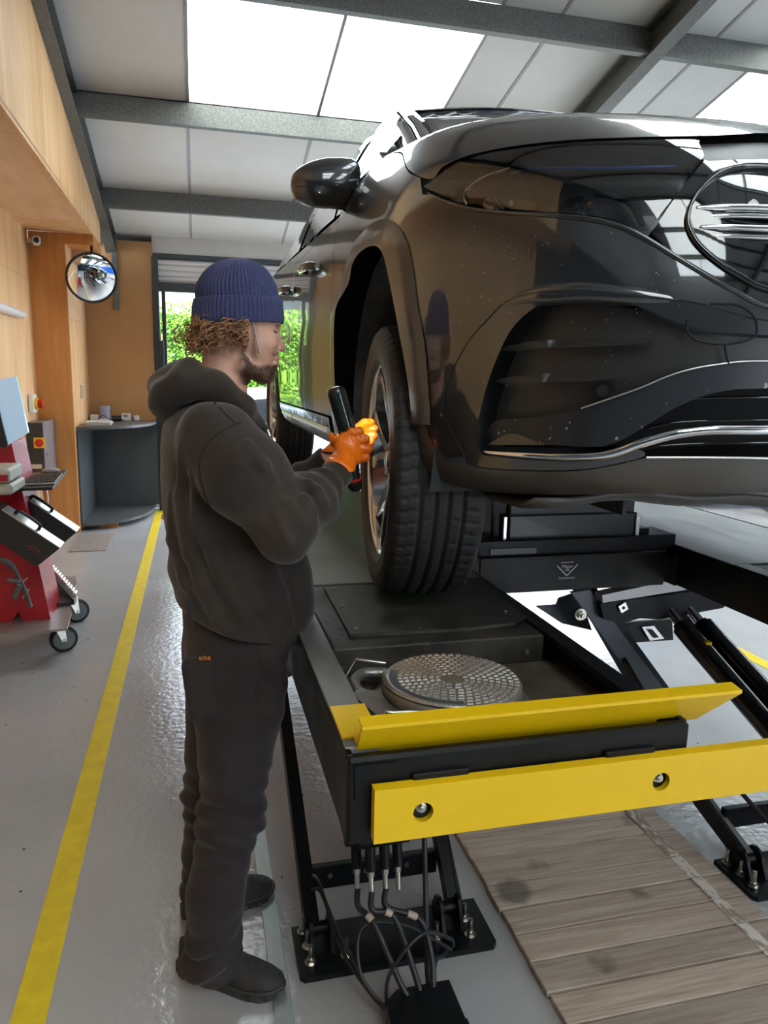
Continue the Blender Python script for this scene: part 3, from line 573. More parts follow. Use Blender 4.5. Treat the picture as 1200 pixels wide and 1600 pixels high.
NORMC = {}
def cpn(a, t, off=0.0):
    e = .002; p = Vector(CP(a,t)); da = Vector(CP(a+e,t))-Vector(CP(a-e,t)); dt = Vector(CP(a,t+e if t<1.44 else t))-Vector(CP(a,t-e if t > .002 else t)); n = da.cross(dt)
    n = n.normalized() if n.length > 1e-12 else Vector((0,0,1))
    c = Vector((CX, 3.2, 1.6))
    if n.dot(p-c) < 0: n = -n
    return p+n*off, n
SU, SV = 1.25, .8
def inpoly(x, y, P):
    c = False; j = len(P)-1
    for i in range(len(P)):
        if (P[i][1] > y) != (P[j][1] > y) and x < (P[j][0]-P[i][0])*(y-P[i][1])/(P[j][1]-P[i][1])+P[i][0]: c = not c
        j = i
    return c
def dens(P, step, closed=True):
    out = []; n = len(P)
    for i in range(n if closed else n-1):
        a = Vector(P[i][:2]); b = Vector(P[(i+1)%n][:2]); k = max(1, int(math.ceil((b-a).length/step)))
        for j in range(k): out.append(tuple(a.lerp(b, j/k)))
    if not closed: out.append(tuple(P[-1][:2]))
    return out
def tri2d(outl, holes, step):
    """constrained triangulation of an outline with an inner grid"""
    V = []; E = []
    for loop in [outl]+holes:
        k = len(V); V += loop; E += [(k+i, k+(i+1)%len(loop)) for i in range(len(loop))]
    nb = len(V); xs_ = [p[0] for p in outl]; ys_ = [p[1] for p in outl]
    B = np.array(V); x = min(xs_)+step*.6; 
    row = 0
    while x < max(xs_):
        y = min(ys_)+step*(.5 if row%2 else .9)
        while y < max(ys_):
            if inpoly(x,y,outl) and not any(inpoly(x,y,h) for h in holes):
                if np.min(np.sum((B-np.array((x,y)))**2,1)) > (step*.55)**2: V.append((x,y))
            y += step
        x += step*.9; row += 1
    r = delaunay_2d_cdt([Vector(v) for v in V], E, [], 5 if holes else 1, 1e-6)
    return [tuple(v) for v in r[0]], [tuple(f) for f in r[2]], nb
def panel(name, outl, m, parent, off=0.0, depth=.015, step=.025, holes=(), surf=None, su=SU, sv=SV, label=None, flip=False, mirror=False):
    """solid skin panel: outline in surface coordinates, skin + rim flange, normals from the surface itself"""
    surf = surf or cpn; offf = off if callable(off) else (lambda a,t: off)
    sc = lambda P: dens([(p[0]*su, p[1]*sv) for p in P], step*.7)
    O = sc(outl); Hs = [sc(h) for h in holes]
    V, F, nb = tri2d(O, Hs, step)
    mb = MB(); N = []; pts = []
    for (u,v) in V:
        a,t = u/su, v/sv; p,n = surf(a,t,offf(a,t)); pts.append(p); N.append(n)
    if not isinstance(off,(int,float)):
        # numeric normals when the offset varies
        acc = [Vector() for _ in pts]
        for f in F:
            q = (pts[f[1]]-pts[f[0]]).cross(pts[f[2]]-pts[f[0]])
            if q.dot(N[f[0]]) < 0: q = -q
            for i in f: acc[i] += q
        N = [a.normalized() if a.length>0 else n for a,n in zip(acc,N)]
    G = []
    for f in F:
        q = (pts[f[1]]-pts[f[0]]).cross(pts[f[2]]-pts[f[0]]); G.append(f if q.dot(N[f[0]]) > 0 else f[::-1])
    mb.add(pts, G, True)
    nn = list(N)
    for loop in [O]+Hs:
        k = len(mb.v); L = len(loop); top = []; bot = []
        for (u,v) in loop:
            a,t = u/su, v/sv; o_ = offf(a,t); p,_ = surf(a,t,o_); q,_ = surf(a,t,o_-depth); top.append(p); bot.append(q)
        rn = []
        for i in range(L):
            tg = top[(i+1)%L]-top[i-1]; d = top[i]-bot[i]; x_ = tg.cross(d); rn.append(x_.normalized() if x_.length > 1e-9 else Vector((0,0,1)))
        cen = sum(top, Vector())/L; s = sum((top[i]-cen).dot(rn[i]) for i in range(L))
        if (s < 0) == (loop is O): rn = [-r for r in rn]
        nn += rn+rn
        fs = []
        for i in range(L):
            j = (i+1)%L; f = (k+i,k+j,k+L+j,k+L+i); P4 = (top[i],top[j],bot[j]); q = (P4[1]-P4[0]).cross(P4[2]-P4[0]); fs.append(f if q.dot(rn[i])>0 else f[::-1])
        mb.add(top+bot, fs, True)
    mb.n = [tuple(x) for x in nn]
    o = mb.build(name, m, parent, label, fix=False)
    if mirror:
        mb2 = MB(); mb2.v = [(2*CX-x,y,z) for x,y,z in mb.v]; mb2.f = [f[::-1] for f in mb.f]; mb2.sm = mb.sm; mb2.mi = mb.mi; mb2.n = [(-x,y,z) for x,y,z in mb.n]
        mb2.build(name, m, parent, label, fix=False)
    return o
def line(P, r, m, parent, name, off=0.0, n=8, sub=6, surf=None, mirror=False, flat=1.0, caps=True, label=None):
    Q = spline(P, sub) if sub > 1 else P; pts = [(surf or cpn)(q[0],q[1],off)[0] for q in Q]
    rs = r if not isinstance(r,(list,tuple)) else [float(np.interp(i/(len(pts)-1)*(len(r)-1), range(len(r)), r)) for i in range(len(pts))]
    o = MB().tube(pts, rs, n, caps=caps, flat=flat).build(name, m, parent, label)
    if mirror: MB().tube([(2*CX-p.x,p.y,p.z) for p in pts], rs, n, caps=caps, flat=flat).build(name, m, parent, label)
    return o
paint = mat('graphite_car_paint',(.022,.024,.027),.30,.35,1.0); paint.node_tree.nodes['Principled BSDF'].inputs['Coat Roughness'].default_value = .015
paint.node_tree.nodes['Principled BSDF'].inputs['Coat IOR'].default_value = 1.75
clad = mat('satin_wheelarch_trim',(.085,.075,.068),.33,.35,.35)
gloss = mat('gloss_black_trim',(.006,.007,.009),.05,0,1)
matt = mat('grained_black_trim',(.030,.029,.028),.42,0,0,bump=.03,bs=400)
speck = mat('chipped_black_trim',(.014,.016,.021),.38,0,0,c2=(.35,.35,.36),ns=70,detail=1,ramp=(.72,.76))
void = mat('shadowy_black',(.004,.004,.004),.8)
under = mat('undertray_plastic',(.055,.052,.048),.45,c2=(.09,.085,.08),ns=5,bump=.1,bs=30)
glass_d = mat('tinted_glass',(.012,.014,.016),.02,0,1)
car = thing('car','dark graphite electric car raised on the lift with its front wheel hanging free','car',(CX,3.4,1.3))
A_ = lambda *p: list(p)
# --- bonnet
bn_l = [(0.2158, 0.8548), (0.2684, 0.8403), (0.3152, 0.8286), (0.3991, 0.8144), (0.4819, 0.8031), (0.5549, 0.7907), (0.608, 0.7812), (0.6721, 0.7667), (0.7179, 0.7485), (0.7465, 0.7245), (0.7649, 0.7121)]
bl = [(.0,bn_l[0][1]+.004),(.12,bn_l[0][1]+.002)]+bn_l[:-1]+[(.86,.765),(.93,.805),(1.0,.835),(1.15,.86),(1.31,.868)]
bl = spline(bl,4)
top_ = [(1.31,1.1),(1.31,1.40),(1.0,1.43),(.5,1.43),(0,1.43)]
ol = bl+top_; ol = ol+[(-a,t) for a,t in ol[::-1] if a>0]
panel('bonnet', ol, paint, car, 0.0, .02, .03)
# bonnet crease
line([(.80,.90),(.9,.98),(1.0,1.02),(1.2,1.06),(1.31,1.08)],.0,paint,car,'bonnet_crease',sub=1) if False else None
# --- headlamp
hl = [(0.7669, 0.7109), (0.7486, 0.7172), (0.7066, 0.7405), (0.6705, 0.7597), (0.6072, 0.7757), (0.5543, 0.7832), (0.482, 0.7952), (0.4002, 0.8063), (0.3307, 0.8164), (0.3273, 0.8069), (0.3277, 0.7672), (0.3537, 0.7047), (0.3775, 0.6469), (0.4021, 0.5921), (0.4132, 0.5991), (0.445, 0.6184), (0.482, 0.6264), (0.5217, 0.633), (0.5707, 0.6412), (0.6401, 0.6579), (0.6948, 0.6801), (0.7442, 0.7005)]
hls = hl[:1]+spline(hl[1:10],3)+hl[10:14]+spline(hl[14:],3)
lens = bpy.data.materials.new('headlamp_lens'); lens.use_nodes = True; nn_ = lens.node_tree.nodes; ll_ = lens.node_tree.links; nn_.remove(nn_['Principled BSDF'])
g1 = nn_.new('ShaderNodeBsdfTransparent'); g1.inputs[0].default_value=(.75,.77,.8,1); g2 = nn_.new('ShaderNodeBsdfGlossy'); g2.inputs['Roughness'].default_value=.01; fr = nn_.new('ShaderNodeFresnel'); fr.inputs[0].default_value=1.9; mx_ = nn_.new('ShaderNodeMixShader')
ll_.new(fr.outputs[0],mx_.inputs[0]); ll_.new(g1.outputs[0],mx_.inputs[1]); ll_.new(g2.outputs[0],mx_.inputs[2]); ll_.new(mx_.outputs[0],nn_['Material Output'].inputs[0])
lamp = panel('headlamp', hls, mat('lamp_housing',(.018,.016,.016),.3,.2,.3), car, -.055, .02, .03, mirror=True)
panel('lamp_lens', hls, lens, lamp, -.001, .004, .022)
mirl = panel('lamp_reflector', spline([(0.658, 0.6838), (0.6085, 0.6809), (0.567, 0.6743), (0.5393, 0.6644), (0.5478, 0.6496), (0.6073, 0.6597), (0.6502, 0.6721)],3,True), mat('lamp_bronze',(.25,.12,.06),.2,.8), lamp, -.03, .006, .02)
for c in (((720,305),(712,285),(735,262),(790,246)),): pass
line([(0.6537, 0.6672), (0.6639, 0.6872), (0.658, 0.7063), (0.6312, 0.7302), (0.5825, 0.7539)],[.009,.008,.006,.004,.003],chrome,lamp,'light_guide',-.025)
line([(0.6252, 0.672), (0.6165, 0.6632), (0.6072, 0.6571)],.011,alu,lamp,'lamp_cell',-.035); line([(0.5806, 0.6715), (0.5781, 0.6596)],.007,alu,lamp,'lamp_cell',-.035)
line([(0.6061, 0.678), (0.5921, 0.6544)],.002,alu,lamp,'lamp_bar',-.03)
lensc = MB(); p_,n_p = cpn(*[(0.4859, 0.654)][0],-.05); lensc.lathe([(0,.035),(.02,.03),(.03,.015),(.034,0)],p_,n_p,24); lensc.build('projector_lens', glass_d, lamp)
line([(0.4782, 0.6564), (0.4631, 0.6612)],.006,mat('orange_reflector',(.8,.3,.08),.3,.3),lamp,'side_reflector',-.03)
line([(0.5804, 0.7308), (0.5424, 0.7437), (0.4824, 0.7459), (0.4356, 0.7478), (0.3599, 0.7579)],.0025,mat('blue_trim_strip',(.02,.10,.55),.3),lamp,'blue_strip',-.02)
line([(0.4593, 0.6797), (0.4373, 0.6729), (0.4195, 0.6586), (0.4094, 0.6309), (0.4054, 0.6125)],.006,gloss,lamp,'inner_bezel',-.02)
# --- bumper, vent surround
bu = [(0.7375, 0.6884), (0.6899, 0.6662), (0.6355, 0.6434), (0.5704, 0.6288), (0.5134, 0.6215), (0.4692, 0.6127), (0.4379, 0.6014), (0.4098, 0.5813), (0.3749, 0.5468), (0.3396, 0.5137), (0.3033, 0.4839), (0.2656, 0.46)]
c0_ = bu[-1]; bu_c = [(.2,c0_[1]-.006),(.1,c0_[1]-.010),(0,c0_[1]-.011)]
lo_c = [(0,.43),(.1,.43),(.2,.431)]
lo = [(0.2643, 0.4397), (0.3016, 0.4493), (0.3483, 0.4676), (0.4074, 0.4783), (0.4427, 0.4835), (0.4792, 0.4858), (0.518, 0.483), (0.5651, 0.4716), (0.5978, 0.4347), (0.6271, 0.3954), (0.6582, 0.3286), (0.6699, 0.2723), (0.661, 0.2167), (0.6411, 0.1806), (0.6255, 0.1508)]
le = [(0.661, 0.1436), (0.6852, 0.1623), (0.7053, 0.1847), (0.7143, 0.2091), (0.7257, 0.2911), (0.7451, 0.3974), (0.7804, 0.4806), (0.8001, 0.5464), (0.826, 0.5937), (0.873, 0.6293), (0.8095, 0.6691), (0.7639, 0.6919)]
panel('bumper', spline(bu+bu_c,3)+spline(lo_c+lo,3)+spline(le,3), paint, car, 0, .015, .03, mirror=True)
ve = [(0.2624, 0.4123), (0.323, 0.4155), (0.353, 0.4247), (0.383, 0.4419), (0.4122, 0.4603), (0.4422, 0.4712), (0.4728, 0.4745), (0.5038, 0.4691), (0.534, 0.4511), (0.5614, 0.4111), (0.5822, 0.3426), (0.5964, 0.2697), (0.6049, 0.2015), (0.5995, 0.172), (0.5915, 0.1588)]
vb = [(0.5273, 0.1571), (0.4766, 0.1583), (0.4378, 0.1627), (0.4145, 0.1704), (0.3917, 0.1874), (0.381, 0.1759), (0.404, 0.1627), (0.448, 0.1461), (0.5002, 0.1387), (0.5858, 0.1335), (0.6231, 0.1392)]
lo2 = [(0.6242, 0.1523), (0.6385, 0.1809), (0.6582, 0.217), (0.667, 0.2725), (0.6555, 0.3287), (0.6248, 0.3954), (0.5957, 0.4334), (0.5641, 0.4704), (0.5179, 0.4807), (0.4791, 0.4836), (0.4426, 0.4812), (0.4073, 0.476), (0.3482, 0.4654), (0.3014, 0.4471), (0.2642, 0.4375)]
panel('vent_surround', spline([(0,.39),(.12,.395)]+ve,3)+spline(vb,3)+spline(lo2+[(.15,.433),(0,.43)],3), paint, car, lambda a,t: .0, .05, .022, mirror=True)
line([(0.5831, 0.4463), (0.5639, 0.4658), (0.5343, 0.4777), (0.5043, 0.4816), (0.4731, 0.4835), (0.4426, 0.4812), (0.4074, 0.4772), (0.3726, 0.4713), (0.3475, 0.4654)],[.002,.012,.019,.021,.021,.020,.018,.012,.003],paint,car,'vent_eyebrow',-.009,12,mirror=True,flat=.8)
line([(0.7468, 0.6938), (0.6902, 0.6689), (0.6357, 0.6473), (0.5705, 0.6325), (0.5134, 0.6245), (0.4692, 0.6163), (0.4379, 0.605), (0.4098, 0.5848), (0.3749, 0.5503), (0.3397, 0.5171), (0.3034, 0.4872), (0.2658, 0.4633),(.2,c0_[1]-.004),(0,c0_[1]-.008)],[.001,.003,.004,.005,.005,.005,.005,.005,.005],paint,car,'bumper_edge',.0,10,mirror=True)
# --- matt vent panel with fins
vp = [(0.262, 0.4077), (0.3228, 0.4121), (0.3528, 0.4213), (0.3828, 0.4385), (0.4121, 0.457), (0.4421, 0.4678), (0.4726, 0.4711), (0.5037, 0.4657), (0.5339, 0.4477), (0.5612, 0.4075), (0.582, 0.3386), (0.5962, 0.2657), (0.6044, 0.1844), (0.5843, 0.1737), (0.5064, 0.1876), (0.4417, 0.2114), (0.3946, 0.2647), (0.3166, 0.3307), (0.2565, 0.3453)]
panel('vent_panel', spline([(0,.40),(.12,.402)]+vp+[(.12,.37),(0,.37)],2), matt, car, lambda a,t: -.012-.05*min(1,max(0,(a-.33)/.22)), .02, .025, mirror=True)
for f in ([(0.5802, 0.3851), (0.5141, 0.3978), (0.4318, 0.4016), (0.3826, 0.3983), (0.431, 0.3873), (0.5134, 0.382), (0.5749, 0.375)],[(0.587, 0.3173), (0.5107, 0.3305), (0.4496, 0.334), (0.4148, 0.3292), (0.4487, 0.319), (0.5098, 0.3126), (0.5814, 0.3069)]):
    pk = f[1]
    panel('vent_fin', spline(f,3,True), matt, car, lambda a,t,pk=pk: -.005-.045*min(1,max(0,(a-.36)/.2))+.012*(1 if t<pk[1] else -.4), .03, .015, mirror=True)
sp = [(0.2581, 0.3624), (0.3184, 0.3527), (0.3616, 0.3338), (0.4029, 0.3009), (0.4615, 0.2611), (0.5093, 0.2412), (0.5491, 0.2329), (0.5913, 0.2228), (0.5952, 0.1763), (0.5028, 0.1842), (0.4311, 0.1898), (0.3967, 0.2179), (0.3564, 0.2678), (0.314, 0.3009), (0.2531, 0.3119)]
panel('air_guide', spline([(0,.355),(.12,.36)]+sp+[(.12,.31),(0,.308)],2), speck, car, lambda a,t: -.004-.028*min(1,max(0,(a-.45)/.1)), .02, .022, mirror=True)
line([(0.4616, 0.2636), (0.4031, 0.3034), (0.3618, 0.3363), (0.3186, 0.3551), (0.2583, 0.3649),(.1,.362),(0,.36)],.0016,alu,car,'guide_highlight',.0,6,mirror=True)  # lit upper edge of the air guide, put in as a pale metal line
sh_ = [(0.593, 0.1766), (0.5667, 0.1986), (0.5349, 0.221), (0.4799, 0.2086), (0.4313, 0.1922)]
panel('vent_shelf', sh_+[(0.5027, 0.1829)], gloss, car, lambda a,t: -.004-.05*max(0,(t-.165)/.06), .004, .012, mirror=True)
MB().cyl(cpn(*[(0.4394, 0.2992)][0],-.03)[0], cpn(*[(0.4394, 0.2992)][0],-.008)[0], .011, 16).build('parking_sensor', black_plastic, car)
seamd = void
for P in ([(0.3543, 0.436), (0.354, 0.4189), (0.3469, 0.4042), (0.3337, 0.3965), (0.3123, 0.3938), (0.291, 0.3994), (0.2772, 0.4116), (0.2773, 0.4334), (0.2858, 0.4523), (0.3024, 0.4649), (0.3307, 0.4649)],[(0.3101, 0.3939), (0.3081, 0.3773), (0.3037, 0.3582)]): line(P,.0022,seamd,car,'panel_gap',0,6)
fk_ = MB(); rf = random.Random(11)
for k in range(170):
    a,t = (rf.uniform(.36,.75),rf.uniform(.30,.64)) if k<120 else (rf.uniform(.70,.745),rf.uniform(.14,.26)); p,n = cpn(a,t,.0004); u = n.orthogonal().normalized(); v = n.cross(u); s_ = rf.uniform(.0004,.0013); fk_.add([p-u*s_,p-v*s_*rf.uniform(.5,1),p+u*s_,p+v*s_],[(0,1,2,3)])
o = fk_.build('dirt_flecks',mat('pale_dirt',(.45,.44,.42),.8),car,fix=False); o['kind'] = 'stuff'
# --- grille
gs = [(0.2485, 0.77), (0.2907, 0.7612), (0.3245, 0.7529), (0.3286, 0.756), (0.3541, 0.6986), (0.3776, 0.6418), (0.3972, 0.5898), (0.375, 0.5549), (0.3398, 0.5216), (0.3036, 0.4917), (0.266, 0.4678)]
gout = [(0,gs[0][1]-.008),(.13,gs[0][1]-.003)]+gs+[(.2,gs[-1][1]-.004),(.1,gs[-1][1]-.007),(0,gs[-1][1]-.008)]
gh = [(0.2533, 0.7486), (0.2944, 0.739), (0.3214, 0.7155), (0.3423, 0.6779), (0.3544, 0.6429), (0.358, 0.614), (0.3542, 0.5899), (0.3446, 0.5666), (0.3262, 0.5405), (0.3045, 0.5187), (0.2672, 0.4935)]
hin = spline([(0,gh[0][1]-.006),(.13,gh[0][1]-.002)]+gh+[(.2,gh[-1][1]-.006),(.1,gh[-1][1]-.010),(0,gh[-1][1]-.012)],3)
full = lambda L: L+[(-a,t) for a,t in L[::-1] if a>1e-6]
panel('grille_surround', full(gout), gloss, car, -.002, .03, .03, holes=[full(hin)])
gr_o = full([(a*1.0,t) for a,t in hin]); panel('grille_panel', gr_o, gloss, car, -.03, .01, .035)
line([(0,gh[0][1]-.006),(.13,gh[0][1]-.002)]+gh[:5],[.004,.006,.006,.006,.006,.005,.003],gloss,car,'grille_frame',-.001,10,mirror=True)
line(gh[4:]+[(.2,gh[-1][1]-.006),(.1,gh[-1][1]-.010),(0,gh[-1][1]-.012)],[.004,.006,.006,.006,.006],gloss,car,'grille_frame',.0,10,mirror=True)
for P in (((1090,323),(1098,321),(1150,320),(1200,321)),((1096,354),(1104,352),(1150,352),(1200,354))): pass
for P,d in (([(0.3468, 0.6408), (0.341, 0.6436), (0.3028, 0.6476), (0.2655, 0.6495)],.0),([(0.3436, 0.6025), (0.3379, 0.6052), (0.3044, 0.6072), (0.2677, 0.6074)],.0)):
    t0 = P[-1][1]; b_c = [(.13,t0+.004),(0,t0+.005)]
    line(P+b_c,[.003,.0055,.006,.006],chrome,car,'grille_bar',-.006,10,mirror=True); line([(a-.004,t-.014) for a,t in P]+[(a,t-.014) for a,t in b_c],[.003,.0045,.005,.005],chrome,car,'grille_bar',-.012,10,mirror=True)
    line([(a,t-.007) for a,t in P[1:]]+[(a,t-.007) for a,t in b_c],.006,gloss,car,'bar_backing',-.018,8,mirror=True)
MB().cyl(cpn(*[(0.275, 0.6659)][0],-.03)[0], cpn(*[(0.275, 0.6659)][0],-.018)[0], .010, 16).build('front_camera', alu, car)
MB().box(cpn(*[(0.268, 0.6776)][0],-.03)[0]-Vector((.006,0,.002)), cpn(*[(0.268, 0.6776)][0],-.02)[0]+Vector((.03,0,.002)), .001).build('camera_trim', chrome, car)
cowl = [(0.2196, 0.8476), (0.2701, 0.836), (0.3164, 0.8244), (0.3242, 0.8133), (0.3244, 0.7639), (0.2896, 0.767), (0.2469, 0.7761)]
panel('upper_grille_bar', [(0,cowl[0][1])]+cowl+[(0,cowl[-1][1]-.005)], matt, car, -.014, .02, .02, mirror=True)
# --- lower intake, chrome lip, skirt
panel('lower_intake', spline([(0.6, 0.2519), (0.4691, 0.2863), (0.3991, 0.3273), (0.2588, 0.3697),(0,.34),(0,.165),(0.2339, 0.1734), (0.379, 0.1713), (0.4301, 0.1609), (0.5011, 0.1548), (0.5947, 0.1546)],1), void, car, -.085, .01, .05, mirror=True)
for k in range(3): line([(0,.29-.05*k),(.2,.288-.05*k),(.33,.28-.05*k),(.36+.02*k,.262-.05*k)],.003,gloss,car,'intake_slat',-.06,6,mirror=True)
line([(.0,.242),(.12,.24),(0.2433, 0.2313), (0.2821, 0.2303), (0.3192, 0.2278), (0.3547, 0.2176), (0.3891, 0.1985), (0.4132, 0.1812), (0.4386, 0.1711), (0.4772, 0.1668), (0.5277, 0.1657), (0.5705, 0.165), (0.5894, 0.1654)],[.010,.010,.010,.010,.010,.0095,.008,.006,.003],chrome,car,'chrome_lip',.000,12,mirror=True)
sk = [(0.2343, 0.1758), (0.3128, 0.1753), (0.3792, 0.1725), (0.4038, 0.1603), (0.4478, 0.1437), (0.5, 0.1361), (0.5858, 0.1308), (0.6233, 0.1351), (0.6612, 0.1395), (0.6853, 0.1582), (0.7071, 0.1817), (0.7162, 0.2061), (0.7442, 0.2094), (0.7408, 0.1698), (0.7333, 0.1354), (0.7172, 0.1064), (0.6884, 0.0843), (0.6524, 0.0743), (0.5923, 0.074), (0.4988, 0.0838), (0.4159, 0.0967), (0.3388, 0.104), (0.2172, 0.1096)]
panel('lower_skirt', [(0,.165),(.12,.17)]+sk[:3]+spline(sk[3:],2)+[(.12,.10),(0,.095)], clad, car, .0, .03, .025, mirror=True)
line([(.0,.165),(.12,.17)]+sk[:3],.003,alu,car,'skirt_highlight',.0,6,mirror=True)  # highlight along the skirt's upper edge, painted as a bright metal line
# --- wheel arch trim, wing, doors
ai = [(0.7442, 0.2123), (0.7566, 0.2898), (0.7852, 0.38), (0.8255, 0.4677), (0.8684, 0.5368), (0.9191, 0.59), (1.0015, 0.6107), (1.1543, 0.6075), (1.2596, 0.5863), (1.3021, 0.5456)]
ao = [(1.4907, 0.5566), (1.4077, 0.5946), (1.3242, 0.6314), (1.2164, 0.6507), (1.0858, 0.6635), (0.9442, 0.6619), (0.8523, 0.6349), (0.803, 0.5952), (0.7771, 0.5443), (0.7572, 0.4791), (0.7273, 0.397), (0.7092, 0.2917), (0.7018, 0.2102)]
al = [(1.50,.50),(1.505,.40),(1.49,.30),(1.44,.2),(1.40,.12),(1.36,.05)]; alo = [(1.52,.03),(1.56,.12),(1.585,.22),(1.60,.32),(1.605,.42),(1.595,.52)]
aoe = np.array([(a*SU,t*SV) for a,t in dens(spline(alo+ao,3),.01,False)])
def archoff(a,t): d = math.sqrt(float(np.min(np.sum((aoe-np.array((a*SU,t*SV)))**2,1)))); return .002+.012*min(1,d/.022)
panel('wheel_arch_trim', spline(ai+al,3)+spline(alo+ao,3), clad, car, archoff, .03, .016, mirror=True)
lip = spline(ai+al,3)
# wing above and behind the arch
wi = ao[:7]
wing = spline([(1.66,.03),(1.66,.3),(1.66,.55)],2)[:-1]+spline([(1.66,.74),(1.45,.80),(1.31,.863),(1.15,.855),(1.0,.830),(.93,.80),(.86,.760),(.82,.745),(.785,.733)],3)+spline(le[-1:]+[(0.7962, 0.6715), (0.828, 0.6451)],1)+[ (a,t) for a,t in ao[::-1][6:] ]+[(1.60,.52),(1.61,.42),(1.605,.3),(1.59,.2),(1.565,.12),(1.525,.03)]
panel('front_wing', wing, paint, car, 0, .015, .03, mirror=True)
def rect(a0,a1,t0,t1,r=.0): return [(a0,t0),(a1,t0),(a1,t1),(a0,t1)]
panel('front_door', [(1.666,.175),(2.72,.175),(2.745,.40),(2.74,.74),(1.666,.74)], paint, car, lambda a,t: -.006*math.exp(-((t-.30)/.07)**2), .02, .02, su=.65, mirror=True)
panel('rear_door', [(2.728,.175),(3.30,.175),(3.42,.32),(3.60,.45),(3.66,.74),(2.748,.74),(2.753,.40)], paint, car, lambda a,t: -.006*math.exp(-((t-.30)/.07)**2), .02, .02, su=.65, mirror=True)
for P in ([(1.666,.17),(1.666,.06),(2.3,.06),(2.72,.06),(2.72,.17)],[(2.726,.17),(2.726,.06),(3.12,.06),(3.22,.10),(3.28,.17)]): panel('sill_trim', P, clad, car, .008, .03, .05, mirror=True)
line([(1.70,.125),(2.3,.125),(2.70,.125)],.012,alu,car,'sill_strip',.010,8,mirror=True,flat=.5); line([(2.74,.125),(3.0,.125),(3.16,.125)],.012,alu,car,'sill_strip',.010,8,mirror=True,flat=.5)
panel('sill_under', [(1.6,.0),(3.15,.0),(3.2,.055),(1.6,.055)], clad, car, .0, .02, .06, mirror=True)
# rear quarter with arch
cz = 1.49; rq = []
for k in range(13):
    an = PI*(1-k/12); yy = 4.87+.43*math.cos(an); zz = cz+.44*math.sin(an); tt = float(np.interp(zz-.0, [fz(x/50)+fk(x/50)*1.05 for x in range(45)],[x/50 for x in range(45)])); rq.append((yy-.98,tt))
panel('rear_quarter', [(3.43,.30)]+rq[1:-1]+[(4.33,.17),(4.75,.17),(4.80,.5),(4.7,.74),(3.67,.74),(3.61,.45)], paint, car, 0, .02, .05, mirror=True)
panel('rear_arch_trim', rq+[(a*1.0+(.05 if a>3.9 else -.045),t+.03*(1 if .2<t else 0)) for a,t in rq[::-1]], clad, car, .012, .03, .03, mirror=True)
# door handles, seams
for (a0,t0) in [(2.1115, 0.6371), (2.9007, 0.6144)]:
    P = [cpn(a0-.11,t0,.012)[0],cpn(a0-.09,t0,.038)[0],cpn(a0,t0,.045)[0],cpn(a0+.09,t0,.038)[0],cpn(a0+.11,t0,.012)[0]]
    h_ = MB().tube(spline(P,5),.016,12,flat=1.0).build('door_handle', paint, car); MB().tube(spline([p+Vector((-.004,0,-.012)) for p in P[1:4]],5),.007,8).build('handle_strip', chrome, h_)
# --- greenhouse
BL = lambda y: cpn(y-.98, .735, 0)[0]
RAIL = [(2.25,.64,2.245),(2.6,.70,2.42),(3.0,.755,2.60),(3.35,.765,2.64),(4.0,.765,2.65),(4.8,.775,2.56),(5.4,.82,2.38),(5.75,.86,2.22)]
def rail(y): return Vector((float(np.interp(y,[r[0] for r in RAIL],[r[1] for r in RAIL])), y, float(np.interp(y,[r[0] for r in RAIL],[r[2] for r in RAIL]))))
def gsurf(y, s, off=0):
    b, r = BL(min(y,5.75)), rail(y); p = b.lerp(r,s); bulge = Vector((-1,0,.35)).normalized()*.028*4*s*(1-s)*min(1,(r-b).length/.3)
    b2, r_2 = BL(min(y+.02,5.75)), rail(y+.02); n = ((b2.lerp(r_2,s)-p).cross((r-b))); 
    if n.x > 0: n = -n
    n = n.normalized(); n = (n+Vector((-1,0,.35))*.35*(1-2*s)*-.0).normalized()
    return p+bulge+n*off, n
panel('window_frame', [(2.30,0),(5.5,0),(5.2,.97),(3.35,.985),(3.0,.985),(2.6,.97)], gloss, car, -.006, .01, .08, surf=gsurf, su=1, sv=.5, mirror=True)
for P in ([(2.78,.06),(3.62,.04),(3.62,.93),(3.08,.93)],[(3.72,.04),(4.5,.04),(4.48,.93),(3.72,.93)],[(4.56,.05),(5.2,.05),(4.95,.88),(4.56,.92)],[(2.50,.06),(2.73,.06),(2.93,.74),(2.86,.76)]):
    panel('side_window', P, glass_d, car, .0, .006, .08, surf=gsurf, su=1, sv=.5, mirror=True)
def strip3(pts_a, pts_b, name, m, th=.02):
    mb = MB(); A = [Vector(p) for p in pts_a]; B = [Vector(p) for p in pts_b]; n = len(A)
    for mir in (0,1):
        f = (lambda p: Vector((2*CX-p.x,p.y,p.z))) if mir else (lambda p: p)
        mb2 = MB(); vs = [f(p) for p in A]+[f(p) for p in B]; mb2.add(vs,[(i,i+1,n+i+1,n+i) for i in range(n-1)],True); o = mb2.build(name, m, car)
        md_ = o.modifiers.new('s','SOLIDIFY'); md_.thickness = th; md_.offset = 0
ys = [2.25,2.4,2.6,2.8,3.0,3.2,3.5,4.0,4.5,5.0,5.4,5.7]
strip3([rail(y)+Vector((-.012,-.0,-.055)) for y in ys],[rail(y)+Vector((.03,0,.012)) for y in ys],'roof_rail_pillar',paint,.025)
strip3([rail(y)+Vector((.03,-.01,.012)) for y in ys[:5]],[rail(y)+Vector((.075,-.02,.028)) for y in ys[:5]],'pillar_trim',gloss,.012)
def arcrow(pl, crown, back=0, n=15):
    out = []
    for k in range(n):
        s = k/(n-1); x = pl.x+(2*CX-2*pl.x)*s; c = 4*s*(1-s); out.append(Vector((x, pl.y-back*c, pl.z+crown*c)))
    return out
